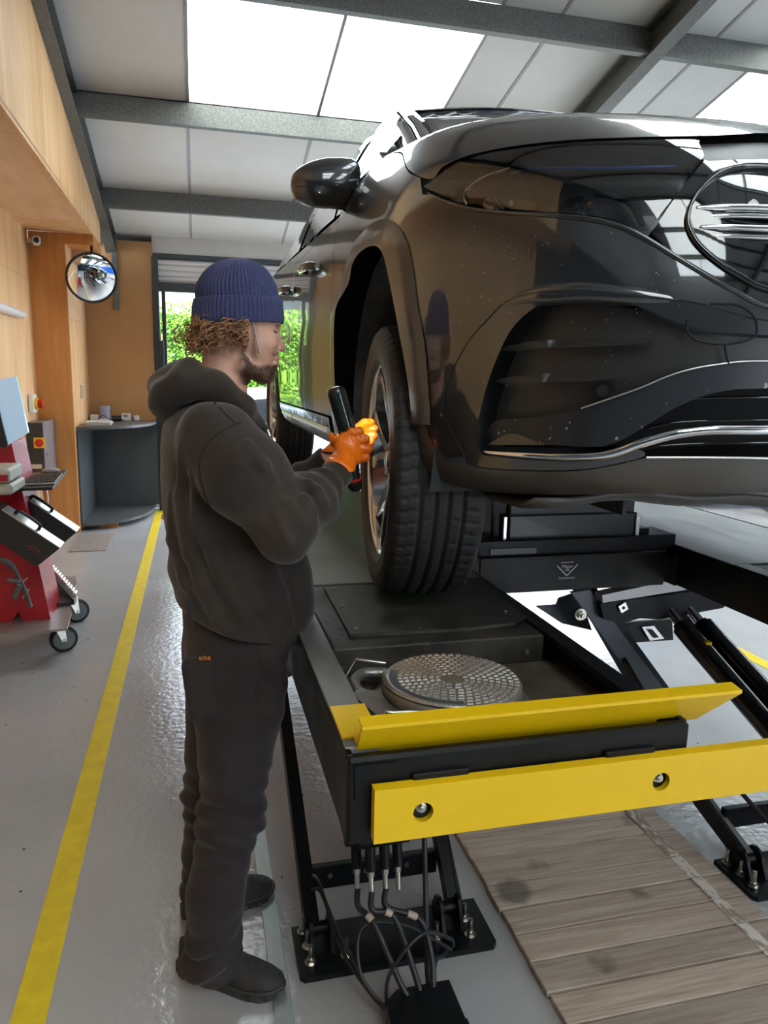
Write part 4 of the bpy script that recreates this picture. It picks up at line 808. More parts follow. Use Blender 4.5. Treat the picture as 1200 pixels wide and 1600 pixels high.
def loft(rows, name, m, th=.006):
    mb = MB(); n = len(rows[0]); mb.add([p for r in rows for p in r], [(i*n+k,i*n+k+1,(i+1)*n+k+1,(i+1)*n+k) for i in range(len(rows)-1) for k in range(n-1)], True); o = mb.build(name, m, car)
    md_ = o.modifiers.new('s','SOLIDIFY'); md_.thickness = th; md_.offset = 0; return o
loft([arcrow(rail(y)+Vector((.07,-.01,.012)), .03+.005*(y-2.25)/.75, .10-.05*(y-2.25)) for y in (2.28,2.4,2.6,2.8,2.97)],'windscreen',glass_d)
loft([arcrow(rail(y)+Vector((.025,0,.012)), .045, .0 if y>3.1 else .06*(3.1-y)/.1) for y in (3.0,3.1,3.3,3.6,4,4.4,4.8,5.2)],'roof',paint)
loft([arcrow(rail(y)+Vector((.025,0,.012)), .045, 0) for y in (5.2,5.4,5.6,5.75)],'rear_screen',glass_d)
loft([[Vector((x,5.72+.06*(1-((x-CX)/.9)**2)+.1*s_,2.25-.9*s_)) for x in np.linspace(CX-.85,CX+.85,11)] for s_ in (0,.3,.6,1)],'tailgate',paint)
loft([arcrow(Vector((CX-.86,y,z)), .02, 0) for y,z in ((2.2,2.20),(2.30,2.26))],'scuttle',matt)
# roof fillet between wing and pillar
panel('wing_top', [(1.315,.872),(1.66,.745),(1.66,.88),(1.6,1.02),(1.45,1.18),(1.315,1.3)], paint, car, 0, .01, .04, mirror=True)
# --- mirror
mc_ = Vector((0.4432, 2.62, 2.2396))
m = MB(); vs = []; nu, nv = 32, 18
for i in range(nv+1):
    a = PI*i/nv
    for j in range(nu):
        b = 2*PI*j/nu; sx = math.sin(a)*math.cos(b); sy = math.sin(a)*math.sin(b); sz = math.cos(a); q = 2.7 if sx < 0 else 2.7+2.2*min(1,sx*1.5)
        r = 1/((abs(sx)**q+abs(sz)**q)**(1/q)+1e-9) if abs(sx)+abs(sz) > 1e-4 else 1
        r = r if abs(sx)+abs(sz)>.05 else 1; k = (abs(sx)**2+abs(sz)**2)**.5; rr = 1+(r*k-1)*k if k>0 else 1
        X = .118*sx*rr; Z_ = .080*sz*rr; Z_ *= 1-.22*max(0,-X/.118)*(1 if Z_>0 else .6); Y_ = .07*sy*(1.0 if sy<0 else .55)
        vs.append(mc_+Vector((X,Y_,Z_+.012*(X/.118))))
m.add(vs,[(i*nu+j,(i+1)*nu+j,(i+1)*nu+(j+1)%nu,i*nu+(j+1)%nu) for i in range(nv) for j in range(nu)],True); mo = m.build('door_mirror', paint, car)
MB().tube([mc_+Vector((.01+.115*math.cos(a)*1.0,-.062+.02*abs(math.cos(a))**2,-.022+.004*math.cos(a))) for a in [PI*k/12 for k in range(13)]],.0016,6).build('mirror_gap', seamd, mo)
MB().tube([mc_+Vector((-.02,.0,-.062)),mc_+Vector((.05,0,-.06)),mc_+Vector((.115,.02,-.045)),mc_+Vector((.15,.05,-.03))],[.016,.02,.022,.03],12,flat=.7).build('mirror_arm', paint, mo)
MB().sphere(mc_+Vector((-.0,.032,0)),(.10,.012,.065),20,10).build('mirror_glass', mat('mirror_glass_side',(.9,.9,.9),.01,1), mo)
# --- liners, underside
m = MB(); 
for wy in (2.0,4.87):
    for sx in (0,1):
        m = MB(); R_l = .445; vs=[]; xs_l = (.515,.62,.80,.95); na = 20
        for x in xs_l:
            for k in range(na+1):
                an = -.35+(PI+.7)*k/na; r = R_l-(.0 if x<.9 else .05); vs.append(((2*CX-x) if sx else x, wy+.02+r*math.cos(an), 1.50+r*math.sin(an)))
        m.add(vs,[(i*(na+1)+k,(i+1)*(na+1)+k,(i+1)*(na+1)+k+1,i*(na+1)+k+1) for i in range(3) for k in range(na)],True)
        xx = (2*CX-.95) if sx else .95; m.prism([(xx,wy-.5,1.30),(xx,wy+.5,1.30),(xx,wy+.5,1.98),(xx,wy-.5,1.98)],(.01,0,0)); m.build('wheel_liner', mat('liner_felt',(.028,.032,.036),.8,c2=(.055,.062,.066),ns=12,bump=.2,bs=50) if (wy==2.0 and sx==0) else bpy.data.materials['liner_felt'], car)
m = MB(); zu = 1.345
m.prism([(.98,1.45,zu),(2*CX-.98,1.45,zu),(2*CX-.98,2.55,zu),(2*CX-.56,2.58,zu),(2*CX-.56,4.3,zu),(2*CX-.95,4.4,zu),(2*CX-.95,5.6,zu),(.95,5.6,zu),(.95,4.4,zu),(.56,4.3,zu),(.56,2.58,zu),(.98,2.55,zu)],(0,0,.03)); m.build('undertray', under, car)
m = MB(); P = [cpn(a,.02,-.005)[0] for a in np.linspace(-.74,.74,31)]; P = [Vector((p.x,p.y,1.36)) for p in P]; m.prism(P+[Vector((2*CX-.62,1.66,1.35)),Vector((.62,1.66,1.35))],(0,0,.015)); m.build('front_undertray', under, car)
loft([[Vector((x,y,z+.02+.008*math.sin(x*9)+.005*math.sin(x*23))) for x in np.linspace(.66,2*CX-.66,25)] for y,z in ((1.36,1.345),(1.42,1.322),(1.6,1.312),(1.9,1.315))],'splash_shield',under,.01)
m = MB(); m.prism([(.95,1.66,1.36),(2*CX-.95,1.66,1.36),(2*CX-.95,2.2,1.95),(.95,2.2,1.95)],(0,.02,0)); m.build('inner_bulkhead', void, car)
m = MB(); m.box((.60,2.7,1.36),(2*CX-.60,4.2,2.1)); m.build('cabin_core', void, car)
# suspension
MB().tube([(1.0,2.0,1.42),(.75,2.0,1.34)],[.03,.025],10).build('lower_arm', steel_black, car); MB().cyl((.78,2.02,1.35),(.86,2.04,1.85),.03,14).build('damper', steel_black, car)
# --- wheels
def tyre_mesh():
    m = MB(); R = .3715; NA = 420
    prof = [(-.082,.258),(-.1,.268),(-.113,.295),(-.1175,.325),(-.112,.350),(-.100,.363)]
    hs = [-.100+.2*k/44 for k in range(45)]
    for h in hs[1:-1]:
        c = R-.0078*(abs(h)/.1)**2.4
        if any(abs(h-g)<.0046 for g in (-.052,-.018,.018,.052)): c -= .0085
        prof.append((h,c))
    prof += [(.100,.363),(.112,.350),(.116,.338),(.1165,.330),(.1185,.327),(.1175,.31),(.113,.295),(.1145,.285),(.1145,.278),(.106,.268),(.094,.258)]
    vs=[];n=len(prof)
    for k in range(NA):
        a = 2*PI*k/NA; ph = k%6
        for (h,r) in prof:
            rr = r
            if .056<abs(h)<.104 and r>.352: 
                if (k+int((abs(h)-.056)*40))%6 == 0: rr -= .006
            elif .020<abs(h)<.050 and r>.36 and (k+3+int(abs(h)*60))%12 == 0: rr -= .004
            vs.append((h, rr*math.cos(a), rr*math.sin(a)))
    m.add(vs,[(k*n+i,k*n+i+1,((k+1)%NA)*n+i+1,((k+1)%NA)*n+i) for k in range(NA) for i in range(n-1)],True)
    return m.mesh('tyre', rubber, fix=False)
silver = mat('machined_silver',(.60,.60,.61),.16,1); rimd = mat('rim_graphite',(.035,.037,.04),.22,.6,.5)
def make_wheel():
    t = bpy.data.objects.new('wheel', None); COL.objects.link(t); par(t, car)
    def sub(name, mb, m):
        o = bpy.data.objects.new(name, mb.mesh(name, m) if isinstance(mb,MB) else mb); COL.objects.link(o); o.parent = t; return o
    sub('tyre', tyre_mesh(), rubber)
    m = MB(); m.lathe([(.262,.094),(.266,.100),(.262,.103),(.255,.098),(.250,.085)],(0,0,0),(1,0,0),96); sub('rim_lip', m, silver)
    m = MB(); m.lathe([(.250,.087),(.243,.05),(.225,-.02),(.232,-.09),(.26,-.094)],(0,0,0),(1,0,0),96); sub('rim_barrel', m, silver)
    m = MB(); m.lathe([(0,.0),(.165,.0),(.165,-.03),(0,-.03)],(0,0,0),(1,0,0),48); m.cyl((-.03,0,0),(.04,0,0),.07,24); sub('brake_disc', m, mat('brake_disc',(.25,.25,.25),.35,1))
    m = MB(); m.box((-.045,-.19,-.06),(.02,-.10,.08),.015); sub('brake_caliper', m, silver)
    m = MB(); m.lathe([(0,.078),(.030,.080),(.034,.074),(.062,.070),(.066,.055),(.06,.02)],(0,0,0),(1,0,0),40); sub('hub', m, rimd)
    m = MB(); m.lathe([(0,.082),(.026,.084),(.029,.078)],(0,0,0),(1,0,0),30); sub('centre_cap', m, silver)
    for k in range(5):
        a0 = 2*PI*k/5+.3
        for s in (-1,1):
            def P(r,w): 
                a = a0+s*(.10+ .20*max(0,(r-.06)/.19)**1.2)+w/r; return (math.cos(a)*r, math.sin(a)*r)
            H_ = lambda r: .066+.022*((r-.05)/.2)
            body = MB(); face = MB(); L = [(.05,.016),(.10,.014),(.15,.013),(.20,.014),(.249,.020)]
            q = []; 
            for r,w_ in L: 
                for ww,hh in ((-w_,-.004),(w_,-.004),(w_*.7,-.045),(-w_*.7,-.045)): x,y = P(r,ww); q.append((H_(r)+hh,x,y))
            body.add(q,[(i*4+j,i*4+(j+1)%4,i*4+4+(j+1)%4,i*4+4+j) for i in range(4) for j in range(4)]+[(0,1,2,3),(16,17,18,19)]); so = sub('spoke', body, rimd)
            q = []
            for r,w_ in L:
                for ww,hh in ((-w_*.98,-.004),(-w_*.8,0),(w_*.8,0),(w_*.98,-.004)): x,y = P(r,ww); q.append((H_(r)+hh+.0005,x,y))
            face.add(q,[(i*4+j,i*4+j+1,i*4+5+j,i*4+4+j) for i in range(4) for j in range(3)]); sub('spoke_face', face, silver)
    for k in range(5):
        a = 2*PI*k/5; m = MB(); m.cyl((.05,.045*math.cos(a),.045*math.sin(a)),(.078,.045*math.cos(a),.045*math.sin(a)),.009,6,smooth=False); sub('wheel_bolt', m, zinc)
    return t
def place(t, p, st, spin=0, inner=1):
    n = Vector((-math.cos(st)*inner, math.sin(st)*inner, 0)); z = Vector((0,0,1)); y = z.cross(n); q = Matrix(((n.x,y.x,z.x,0),(n.y,y.y,z.y,0),(n.z,y.z,z.z,0),(0,0,0,1)))
    t.matrix_local = Matrix.Identity(4); t.matrix_parent_inverse = Matrix.Translation(-car.location); t.matrix_basis = Matrix.Translation(p) @ q @ Matrix.Rotation(spin,4,'X')
w0 = make_wheel(); st = math.radians(6); fc = Vector((.478,2.005,1.372)); place(w0, fc-Vector((-math.cos(st),math.sin(st),0))*.1175, st, .15)
def cp_wheel(p, st_, spin, inner=1):
    c = w0.copy(); COL.objects.link(c)
    for ch in list(w0.children):
        d = ch.copy(); COL.objects.link(d); d.parent = c
    place(c, p, st_, spin, inner); return c
cp_wheel(Vector((.475+.1175,4.87,1.372)),0,.7); cp_wheel(Vector((2*CX-.478-.1175,2.005,1.372)),math.radians(6),.4,-1); cp_wheel(Vector((2*CX-.475-.1175,4.87,1.372)),0,1.1,-1)
# ================= MECHANIC =================
def surfnet(f, xs_, ys_, zs_):
    """surface nets over a (possibly uneven) grid of a signed distance function"""
    X,Y,Z_ = np.meshgrid(xs_,ys_,zs_,indexing='ij'); V = f(X.astype(np.float32),Y.astype(np.float32),Z_.astype(np.float32))
    nx,ny,nz = V.shape; s = V < 0
    cell = np.zeros((nx-1,ny-1,nz-1),bool); cnt = np.zeros((nx-1,ny-1,nz-1),np.float32); acc = np.zeros((nx-1,ny-1,nz-1,3),np.float32)
    def sl(o): return tuple(slice(a,a+n-1) for a,n in zip(o,(nx,ny,nz)))
    ax_ = (xs_,ys_,zs_)
    corners = [(a,b,c) for a in (0,1) for b in (0,1) for c in (0,1)]
    for c0 in corners:
        for d in range(3):
            if c0[d]: continue
            c1 = list(c0); c1[d] = 1; c1 = tuple(c1); v0,v1 = V[sl(c0)],V[sl(c1)]; m = (v0<0)!=(v1<0)
            t = np.where(m, v0/np.where(m,v0-v1,1), 0)
            P = [None]*3
            for k in range(3):
                g0 = (X,Y,Z_)[k][sl(c0)]; g1 = (X,Y,Z_)[k][sl(c1)]; P[k] = np.where(m, g0+(g1-g0)*t, 0)
            acc += np.stack(P,-1); cnt += m
    act = cnt > 0; idx = -np.ones(act.shape,int); idx[act] = np.arange(act.sum()); verts = (acc[act]/cnt[act][:,None])
    F = []
    for d in range(3):
        o = [i for i in range(3) if i != d]; a = [slice(1,n-1) for n in (nx,ny,nz)]; a[d] = slice(0,(nx,ny,nz)[d]-1)
        b = list(a); b[d] = slice(1,(nx,ny,nz)[d]); s0,s1 = s[tuple(a)],s[tuple(b)]; ii = np.argwhere(s0!=s1)
        if len(ii) == 0: continue
        fl = s0[tuple(ii.T)]; base = ii.copy(); 
        for k in o: base[:,k] += 1
        q = []
        for du,dv in ((-1,-1),(0,-1),(0,0),(-1,0)):
            c = base.copy(); c[:,o[0]] += du; c[:,o[1]] += dv; q.append(idx[c[:,0],c[:,1],c[:,2]])
        q = np.stack(q,1); fl2 = fl if d != 1 else ~fl; q[~fl2] = q[~fl2][:,::-1]; F.append(q)
    return verts, np.concatenate(F)
def cap(P,a,b,ra,rb=None):
    rb = ra if rb is None else rb; a = np.array(a,float); b = np.array(b,float); d = b-a; L2 = (d@d) or 1e-9
    t = np.clip(((P[0]-a[0])*d[0]+(P[1]-a[1])*d[1]+(P[2]-a[2])*d[2])/L2,0,1)
    return np.sqrt((P[0]-a[0]-t*d[0])**2+(P[1]-a[1]-t*d[1])**2+(P[2]-a[2]-t*d[2])**2)-(ra+(rb-ra)*t)
def ell(P,c,r,R=None):
    q = [P[i]-c[i] for i in range(3)]
    if R is not None: q = [sum(R[j][i]*q[j] for j in range(3)) for i in range(3)]
    k0 = np.sqrt(sum((q[i]/r[i])**2 for i in range(3))); k1 = np.sqrt(sum((q[i]/r[i]**2)**2 for i in range(3)))+1e-9; return k0*(k0-1)/k1
def smin(a,b,k): h = np.clip(.5+.5*(b-a)/k,0,1); return b*(1-h)+a*h-k*h*(1-h)
def smax(a,b,k): return -smin(-a,-b,k)
def chain(P,pts,rs,k=.02):
    d = None
    for i in range(len(pts)-1):
        c = cap(P,pts[i],pts[i+1],rs[i],rs[i+1]); d = c if d is None else smin(d,c,k)
    return d
def stack(P,rows,n=2.3):
    """rows of (z, cx, cy, rx, ry): a smooth trunk of superelliptic sections"""
    z = [r[0] for r in rows]; zz = P[2]; I = lambda k: np.interp(zz, z, [r[k] for r in rows])
    cx,cy,rx,ry = I(1),I(2),I(3),I(4); q = (np.abs((P[0]-cx)/rx)**n+np.abs((P[1]-cy)/ry)**n)**(1/n); d = (q-1)*np.minimum(rx,ry)*.9
    return np.maximum(np.maximum(d, z[0]-zz), zz-z[-1])
def wrinkle(P,amp,f,ph=0,dx=(1,.3,.6)):
    return amp*np.sin(P[0]*f*dx[0]+P[1]*f*dx[1]+P[2]*f*dx[2]+ph+1.7*np.sin(P[2]*f*.31+P[0]*f*.23))
def sdfmesh(name,f,lo,hi,h,m,parent,label=None,sm=True,axes=None):
    A = axes or [np.arange(lo[i],hi[i]+h,h) for i in range(3)]
    v,q = surfnet(lambda X,Y,Z_: f((X,Y,Z_)), *A); me = bpy.data.meshes.new(name); me.from_pydata(v.tolist(),[],q.tolist()); me.materials.append(m)
    me.polygons.foreach_set('use_smooth',[sm]*len(me.polygons)); me.update()
    bm = bmesh.new(); bm.from_mesh(me); bmesh.ops.recalc_face_normals(bm, faces=bm.faces); bm.to_mesh(me); bm.free()
    o = bpy.data.objects.new(name,me); COL.objects.link(o); par(o,parent)
    if label: o['label'] = label
    return o
hood_m = mat('washed_black_fleece',(.019,.0125,.0085),.88,c2=(.040,.028,.019),ns=7,detail=5,bump=.10,bs=500,sheen=.25)
trou_m = mat('black_work_cotton',(.016,.011,.012),.82,c2=(.028,.019,.019),ns=9,detail=5,bump=.10,bs=600,sheen=.12)
knit = mat('navy_knit',(.030,.036,.105),.85,c2=(.042,.050,.135),ns=60,bump=.25,bs=420,sheen=.25)
glove_m = mat('orange_nitrile',(1.0,.205,.006),.38,0,.1,bump=.04,bs=120)
shoe_m = mat('black_mesh_shoe',(.022,.020,.019),.75,c2=(.04,.036,.033),ns=40,bump=.15,bs=500); sole_m = mat('black_sole',(.035,.032,.03),.5)
hair_m = mat('curly_brown_hair',(.17,.075,.03),.45,c2=(.50,.27,.14),ns=26)
beard_m = mat('dark_beard',(.06,.034,.020),.6,c2=(.11,.06,.035),ns=60)
skin = mat('skin',(.62,.33,.23),.5,0,0,c2=(.70,.40,.29),ns=14,bump=.03,bs=250)
sb_ = skin.node_tree.nodes['Principled BSDF']; sb_.inputs['Subsurface Weight'].default_value = .12; sb_.inputs['Subsurface Radius'].default_value = (.02,.008,.004); sb_.inputs['Subsurface Scale'].default_value = .3
n_ = skin.node_tree.nodes; L_ = skin.node_tree.links; at_ = n_.new('ShaderNodeAttribute'); at_.attribute_name = 'beard'; mk_ = n_.new('ShaderNodeMixRGB'); s_ = sb_.inputs['Base Color'].links[0].from_socket
nz_ = n_.new('ShaderNodeTexNoise'); nz_.inputs['Scale'].default_value = 420; nz_.inputs['Detail'].default_value = 2; ma_ = n_.new('ShaderNodeMath'); ma_.operation='MULTIPLY_ADD'; ma_.inputs[1].default_value=1.5; ma_.inputs[2].default_value=-.75
mb_ = n_.new('ShaderNodeMath'); mb_.operation='ADD'; mb_.use_clamp=True; L_.new(nz_.outputs['Fac'],ma_.inputs[0]); L_.new(at_.outputs['Color'],mb_.inputs[0]); mc2 = n_.new('ShaderNodeMath'); mc2.operation='MULTIPLY'; L_.new(ma_.outputs[0],mc2.inputs[0]); L_.new(at_.outputs['Alpha'],mc2.inputs[1]); L_.new(mc2.outputs[0],mb_.inputs[1])
L_.new(mb_.outputs[0],mk_.inputs[0]); L_.new(s_,mk_.inputs[1]); mk_.inputs[2].default_value=(.075,.042,.026,1); L_.new(mk_.outputs[0],sb_.inputs['Base Color'])
YB_ = 1.86
man = thing('person','mechanic in navy ribbed beanie, faded black hoodie and orange gloves inspecting the front wheel','person',(.03,1.86,0))
p1 = lambda *a: a[0]
# joints
sN = (0.046, 1.68, 1.4554); sF = (0.0558, 2.04, 1.4245)
eN = (0.1869, 1.6, 1.277); wN = (0.3252, 1.735, 1.374); hN = (0.3653, 1.79, 1.4267)
eF = (0.2053, 2.1, 1.2182); wF = (0.3514, 2.02, 1.3692); hF = (0.4095, 1.99, 1.4248)
# trunk rows
def row(a,b,ry,cy=1.86): return (a[2]*.5+b[2]*.5,(a[0]+b[0])/2,cy,(b[0]-a[0])/2,ry)
RW = [(-0.0226, 1.86, 0.9279), (0.2582, 1.86, 0.9081), (-0.0456, 1.86, 1.0056), (0.2717, 1.86, 0.9865), (-0.0686, 1.86, 1.0652), (0.2783, 1.86, 1.0471), (-0.073, 1.86, 1.123), (0.2699, 1.86, 1.1078), (-0.0756, 1.86, 1.1881), (0.2483, 1.86, 1.1766), (-0.0776, 1.86, 1.2682), (0.2157, 1.86, 1.261), (-0.0838, 1.86, 1.355), (0.1936, 1.86, 1.3514), (-0.0846, 1.86, 1.4247), (0.1718, 1.86, 1.4239), (-0.0771, 1.86, 1.4738), (0.1472, 1.86, 1.4745), (-0.0552, 1.86, 1.5165), (0.1259, 1.86, 1.5182), (0.0108, 1.86, 1.5446), (0.1017, 1.86, 1.5458)]
RY_ = [.185,.19,.195,.20,.20,.205,.215,.21,.19,.13,.09]
rows = [row(RW[2*i],RW[2*i+1],RY_[i]) for i in range(11)]
hemA = (-0.0463, 1.86, 1.0358); hemB = (0.2684, 1.86, 0.9375); hs_ = (hemB[2]-hemA[2])/(hemB[0]-hemA[0])
RD1 = [(-0.0322, 1.685, 1.4411), (-0.0367, 1.685, 1.3275), (-0.0153, 1.685, 1.1954), (0.0315, 1.685, 1.0725),(0.0452, 1.69, 1.0268)]; RD2 = [(-0.0105, 1.675, 1.3856), (0.0032, 1.675, 1.2704), (0.047, 1.675, 1.1504), (0.1032, 1.675, 1.056),(0.1407, 1.69, 1.0017)]
RD3 = [(0.1653, 1.7, 1.1692),(0.1862, 1.69, 1.0933),(0.2022, 1.7, 1.0181)]; RD4 = [(-0.0605, 1.7, 1.3255),(-0.0596, 1.705, 1.2221),(-0.0315, 1.7, 1.1172)]
ELF = [[(0.1634, 1.572, 1.3473),(0.1873, 1.545, 1.3374),(0.2138, 1.56, 1.2981)],[(0.1964, 1.585, 1.3557),(0.2179, 1.57, 1.3409),(0.2409, 1.575, 1.3115)],[(0.1458, 1.56, 1.3303),(0.1614, 1.53, 1.3052),(0.1832, 1.535, 1.2652)],[(0.2333, 1.62, 1.3727),(0.2495, 1.595, 1.3533),(0.2703, 1.6, 1.3293)],[(0.1035, 1.6, 1.4622),(0.134, 1.6, 1.4184),(0.1604, 1.595, 1.373)]]
def hoodie(P,det=True):
    d = stack(P,rows)
    d = smin(d, cap(P,sN,sF,.072), .05)
    arm = chain(P,[sN,(sN[0]*.6+eN[0]*.4,1.615,sN[2]*.6+eN[2]*.4),eN],[.088,.090,.072],.03); fore = chain(P,[eN,(eN[0]*.45+wN[0]*.55,1.665,eN[2]*.45+wN[2]*.55),wN],[.070,.060,.037],.02)
    # bunched folds on the forearm and in the crook of the elbow
    a0 = np.array(eN); a1 = np.array(wN); dd = a1-a0; L = np.linalg.norm(dd); dd = dd/L; t = ((P[0]-a0[0])*dd[0]+(P[1]-a0[1])*dd[1]+(P[2]-a0[2])*dd[2])
    fore = fore-.0075*np.sin(t*95+2.2*np.sin(P[1]*31+P[0]*12))*np.clip(t/.05,0,1)*np.clip((L-.03-t)/.05,0,1)
    am = smin(arm,fore,.025)
    for el_ in (ELF2 if det else []): am = smin(am, chain(P,el_,[.005,.011,.005],.008), .009)
    am = am+wrinkle(P,.003,46,1,(.8,.2,.9))
    armF = chain(P,[sF,(sF[0]*.5+eF[0]*.5,2.08,sF[2]*.5+eF[2]*.5),eF],[.088,.085,.072],.03); foreF = chain(P,[eF,wF],[.068,.042],.02)
    a0 = np.array(eF); dd = np.array(wF)-a0; L = np.linalg.norm(dd); dd = dd/L; t = ((P[0]-a0[0])*dd[0]+(P[1]-a0[1])*dd[1]+(P[2]-a0[2])*dd[2]); foreF = foreF-.007*np.sin(t*85+1.5*np.sin(P[1]*25))*np.clip(t/.05,0,1)*np.clip((L-.02-t)/.05,0,1)
    d = smin(d, am, .018); d = smin(d, smin(armF,foreF,.025), .03)
    # long vertical folds of the body, hem band
    d = d+.007*np.sin((P[0]*30-P[2]*9+P[1]*10)+1.3*np.sin(P[2]*7))*np.clip((1.45-P[2])/.2,0,1)+wrinkle(P,.0025,38,2,(1,.4,.5))
    for rd,q0 in (((RD1,.013),(RD2,.012),(RD3,.011),(RD4,.011)) if det else ()): d = smin(d, chain(P,rd,[.004,q0,q0+.003,q0,.004] if len(rd)==5 else [.003,q0,.003],.01), .016)
    hem = hemA[2]+(P[0]-hemA[0])*hs_
    band = np.clip(1-np.abs(P[2]-hem-.03)/.035,0,1); d = d+.010*band*0-.006*np.clip(1-np.abs(P[2]-hem-.085)/.05,0,1)
    d = smax(d, hem-P[2], .012)
    # sleeve cuffs end at the gloves, neck opening
    for w_,h_ in ((wN,hN),(wF,hF)):
        q = np.array(h_)-np.array(w_); q = q/np.linalg.norm(q); d = np.maximum(d, np.where((P[0]-w_[0])**2+(P[1]-w_[1])**2+(P[2]-w_[2])**2 < .08**2, ((P[0]-w_[0])*q[0]+(P[1]-w_[1])*q[1]+(P[2]-w_[2])*q[2])-.006, -1))
    d = smax(d, -cap(P,NK0,NK1,.064,.070), .01)
    return d
NK0 = (0.0672, 1.86, 1.4945); NK1 = (0.0629, 1.86, 1.6695)
def onsurf(f,p,dy=0.0,y0=-.32):
    y = p[1]+y0
    for _ in range(90):
        d = float(f((np.array([p[0]]),np.array([y]),np.array([p[2]])))[0])
        if d < .0006: break
        y += d*.7
    if y > 1.84: y = p[1]+y0+.15
    return (p[0],y+dy,p[2])
h0 = lambda P: hoodie(P,False)
ELF2 = [[onsurf(h0,p,.004) for p in e] for e in ELF]; RD1,RD2,RD3,RD4 = [[onsurf(h0,p,.006) for p in e] for e in (RD1,RD2,RD3,RD4)]
ho_ = sdfmesh('hoodie',hoodie,(-.22,1.44,.93),(.50,2.26,1.62),.0058,hood_m,man)
HP = [(-0.0475, 1.86, 1.577),(-0.0168, 1.755, 1.5902),(0.0429, 1.735, 1.5772),(0.1042, 1.755, 1.5227),(0.16, 1.83, 1.458)]
HF = [(p[0],2*1.86-p[1],p[2]) for p in HP]
HB = [(-0.0715, 1.86, 1.5586), (-0.0635, 1.86, 1.5346),(-0.0455, 1.76, 1.5612),(-0.0506, 1.96, 1.5568)]
def hoodf(P):
    c = chain(P,HP,[.040,.040,.034,.030,.020],.02); c2 = chain(P,HF,[.040,.040,.034,.030,.020],.02); d = smin(c,c2,.02)
    d = smin(d, ell(P,(-0.0507, 1.86, 1.5679),(.056,.135,.040)), .02)
    d = smin(d, ell(P,(-0.0677, 1.86, 1.5406),(.038,.120,.040)), .015); d = smin(d, ell(P,(-0.018, 1.86, 1.5805),(.050,.115,.050)), .02)
    d = smin(d, cap(P,(-0.0053, 1.77, 1.6046),(0.0639, 1.745, 1.5487),.022,.016), .012)
    d = d+wrinkle(P,.003,60,.4,(1,.5,.8))+.005*np.sin(P[1]*40+P[2]*55)
    return smax(d,-cap(P,NK0,NK1,.061,.064),.008)
sdfmesh('hood',hoodf,(-.16,1.66,1.40),(.24,2.06,1.66),.0055,hood_m,ho_)
# seams and cord
def seam3(P,nm,r=.0016,m=None,par_=None): MB().tube(spline(P,6),r,6).build(nm,m or mat('seam_dark',(.012,.010,.009),.9),par_ or ho_)
MB().tube(spline([(0.1549, 1.77, 1.4807),(0.1711, 1.74, 1.4277),(0.1866, 1.735, 1.368),(0.1937, 1.735, 1.2994)],6),.0035,8).build('drawcord',hood_m,ho_)
MB().tube([(0.1634, 1.765, 1.475),(0.1688, 1.76, 1.4604)],.004,8).build('cord_tip',alu,ho_)
for L_ in ([(0.0922, 1.7, 1.5023), (0.0612, 1.7, 1.4908), (0.0301, 1.7, 1.468), (0.0115, 1.7, 1.4395), (0.0052, 1.7, 1.4081), (0.0112, 1.7, 1.3677), (0.0296, 1.7, 1.309)],[(0.032, 1.7, 1.5553), (0.0508, 1.7, 1.5303), (0.0809, 1.7, 1.5008)]):
    seam3([onsurf(hoodie,p) for p in spline(L_,3)],'sleeve_seam')
# --- trousers
kN = (0.0659, 1.79, 0.4866); kF = (0.0173, 1.99, 0.4295)
tN = (0.0863, 1.79, 0.7674); cN = (0.019, 1.775, 0.2645); aN = (0.0071, 1.77, 0.0868)
tF = (0.0562, 1.95, 0.6966); cF = (-0.0009, 2.03, 0.2239); aF = (-0.0041, 2.045, 0.0658)
pR = [(-0.0445, 1.87, 1.0527), (0.2161, 1.87, 1.0388), (-0.0439, 1.87, 0.9599), (0.2157, 1.87, 0.9428), (-0.0433, 1.87, 0.8655), (0.2086, 1.87, 0.8457), (-0.0265, 1.87, 0.7767), (0.2014, 1.87, 0.7561)]
prow = [row(pR[2*i],pR[2*i+1],r,1.87) for i,r in enumerate((.165,.175,.175,.15))][::-1]
def trous(P):
    d = stack(P,prow,2.4)
    nL = chain(P,[((0.083, 1.8, 0.9338)),tN,kN,cN,aN],[.112,.103,.080,.069,.070],.03); fL = chain(P,[((0.0676, 1.94, 0.8836)),tF,kF,cF,aF],[.110,.098,.078,.066,.066],.03)
    # stacked folds at knee and ankle
    for L_,zk,za in ((0,kN[2],aN[2]),(1,kF[2],aF[2])):
        f = .006*np.sin(P[2]*105+P[0]*38+2*np.sin(P[1]*22))*np.exp(-((P[2]-zk)/.11)**2)+.010*np.sin(P[2]*92-P[0]*45+2*np.sin(P[1]*26+1))*np.exp(-((P[2]-za-.02)/.085)**2)
        if L_: fL = fL+f
        else: nL = nL+f
    d = smin(smin(nL,fL,.016),d,.03)+wrinkle(P,.0028,34,.7,(.9,.6,.5))
    top = .0
    d = np.maximum(d, P[2]-(hemA[2]+.06))
    return smax(d, .040-P[2], .01)
tr_ = sdfmesh('trousers',trous,(-.18,1.62,.03),(.30,2.16,1.14),.0072,trou_m,man)
def rbox(P,c,r,e,R=None):
    q = [P[i]-c[i] for i in range(3)]
    if R is not None: q = [sum(R[j][i]*q[j] for j in range(3)) for i in range(3)]
    a = [np.abs(q[i])-r[i]+e for i in range(3)]; return np.sqrt(sum(np.maximum(v,0)**2 for v in a))+np.minimum(np.maximum(np.maximum(a[0],a[1]),a[2]),0)-e
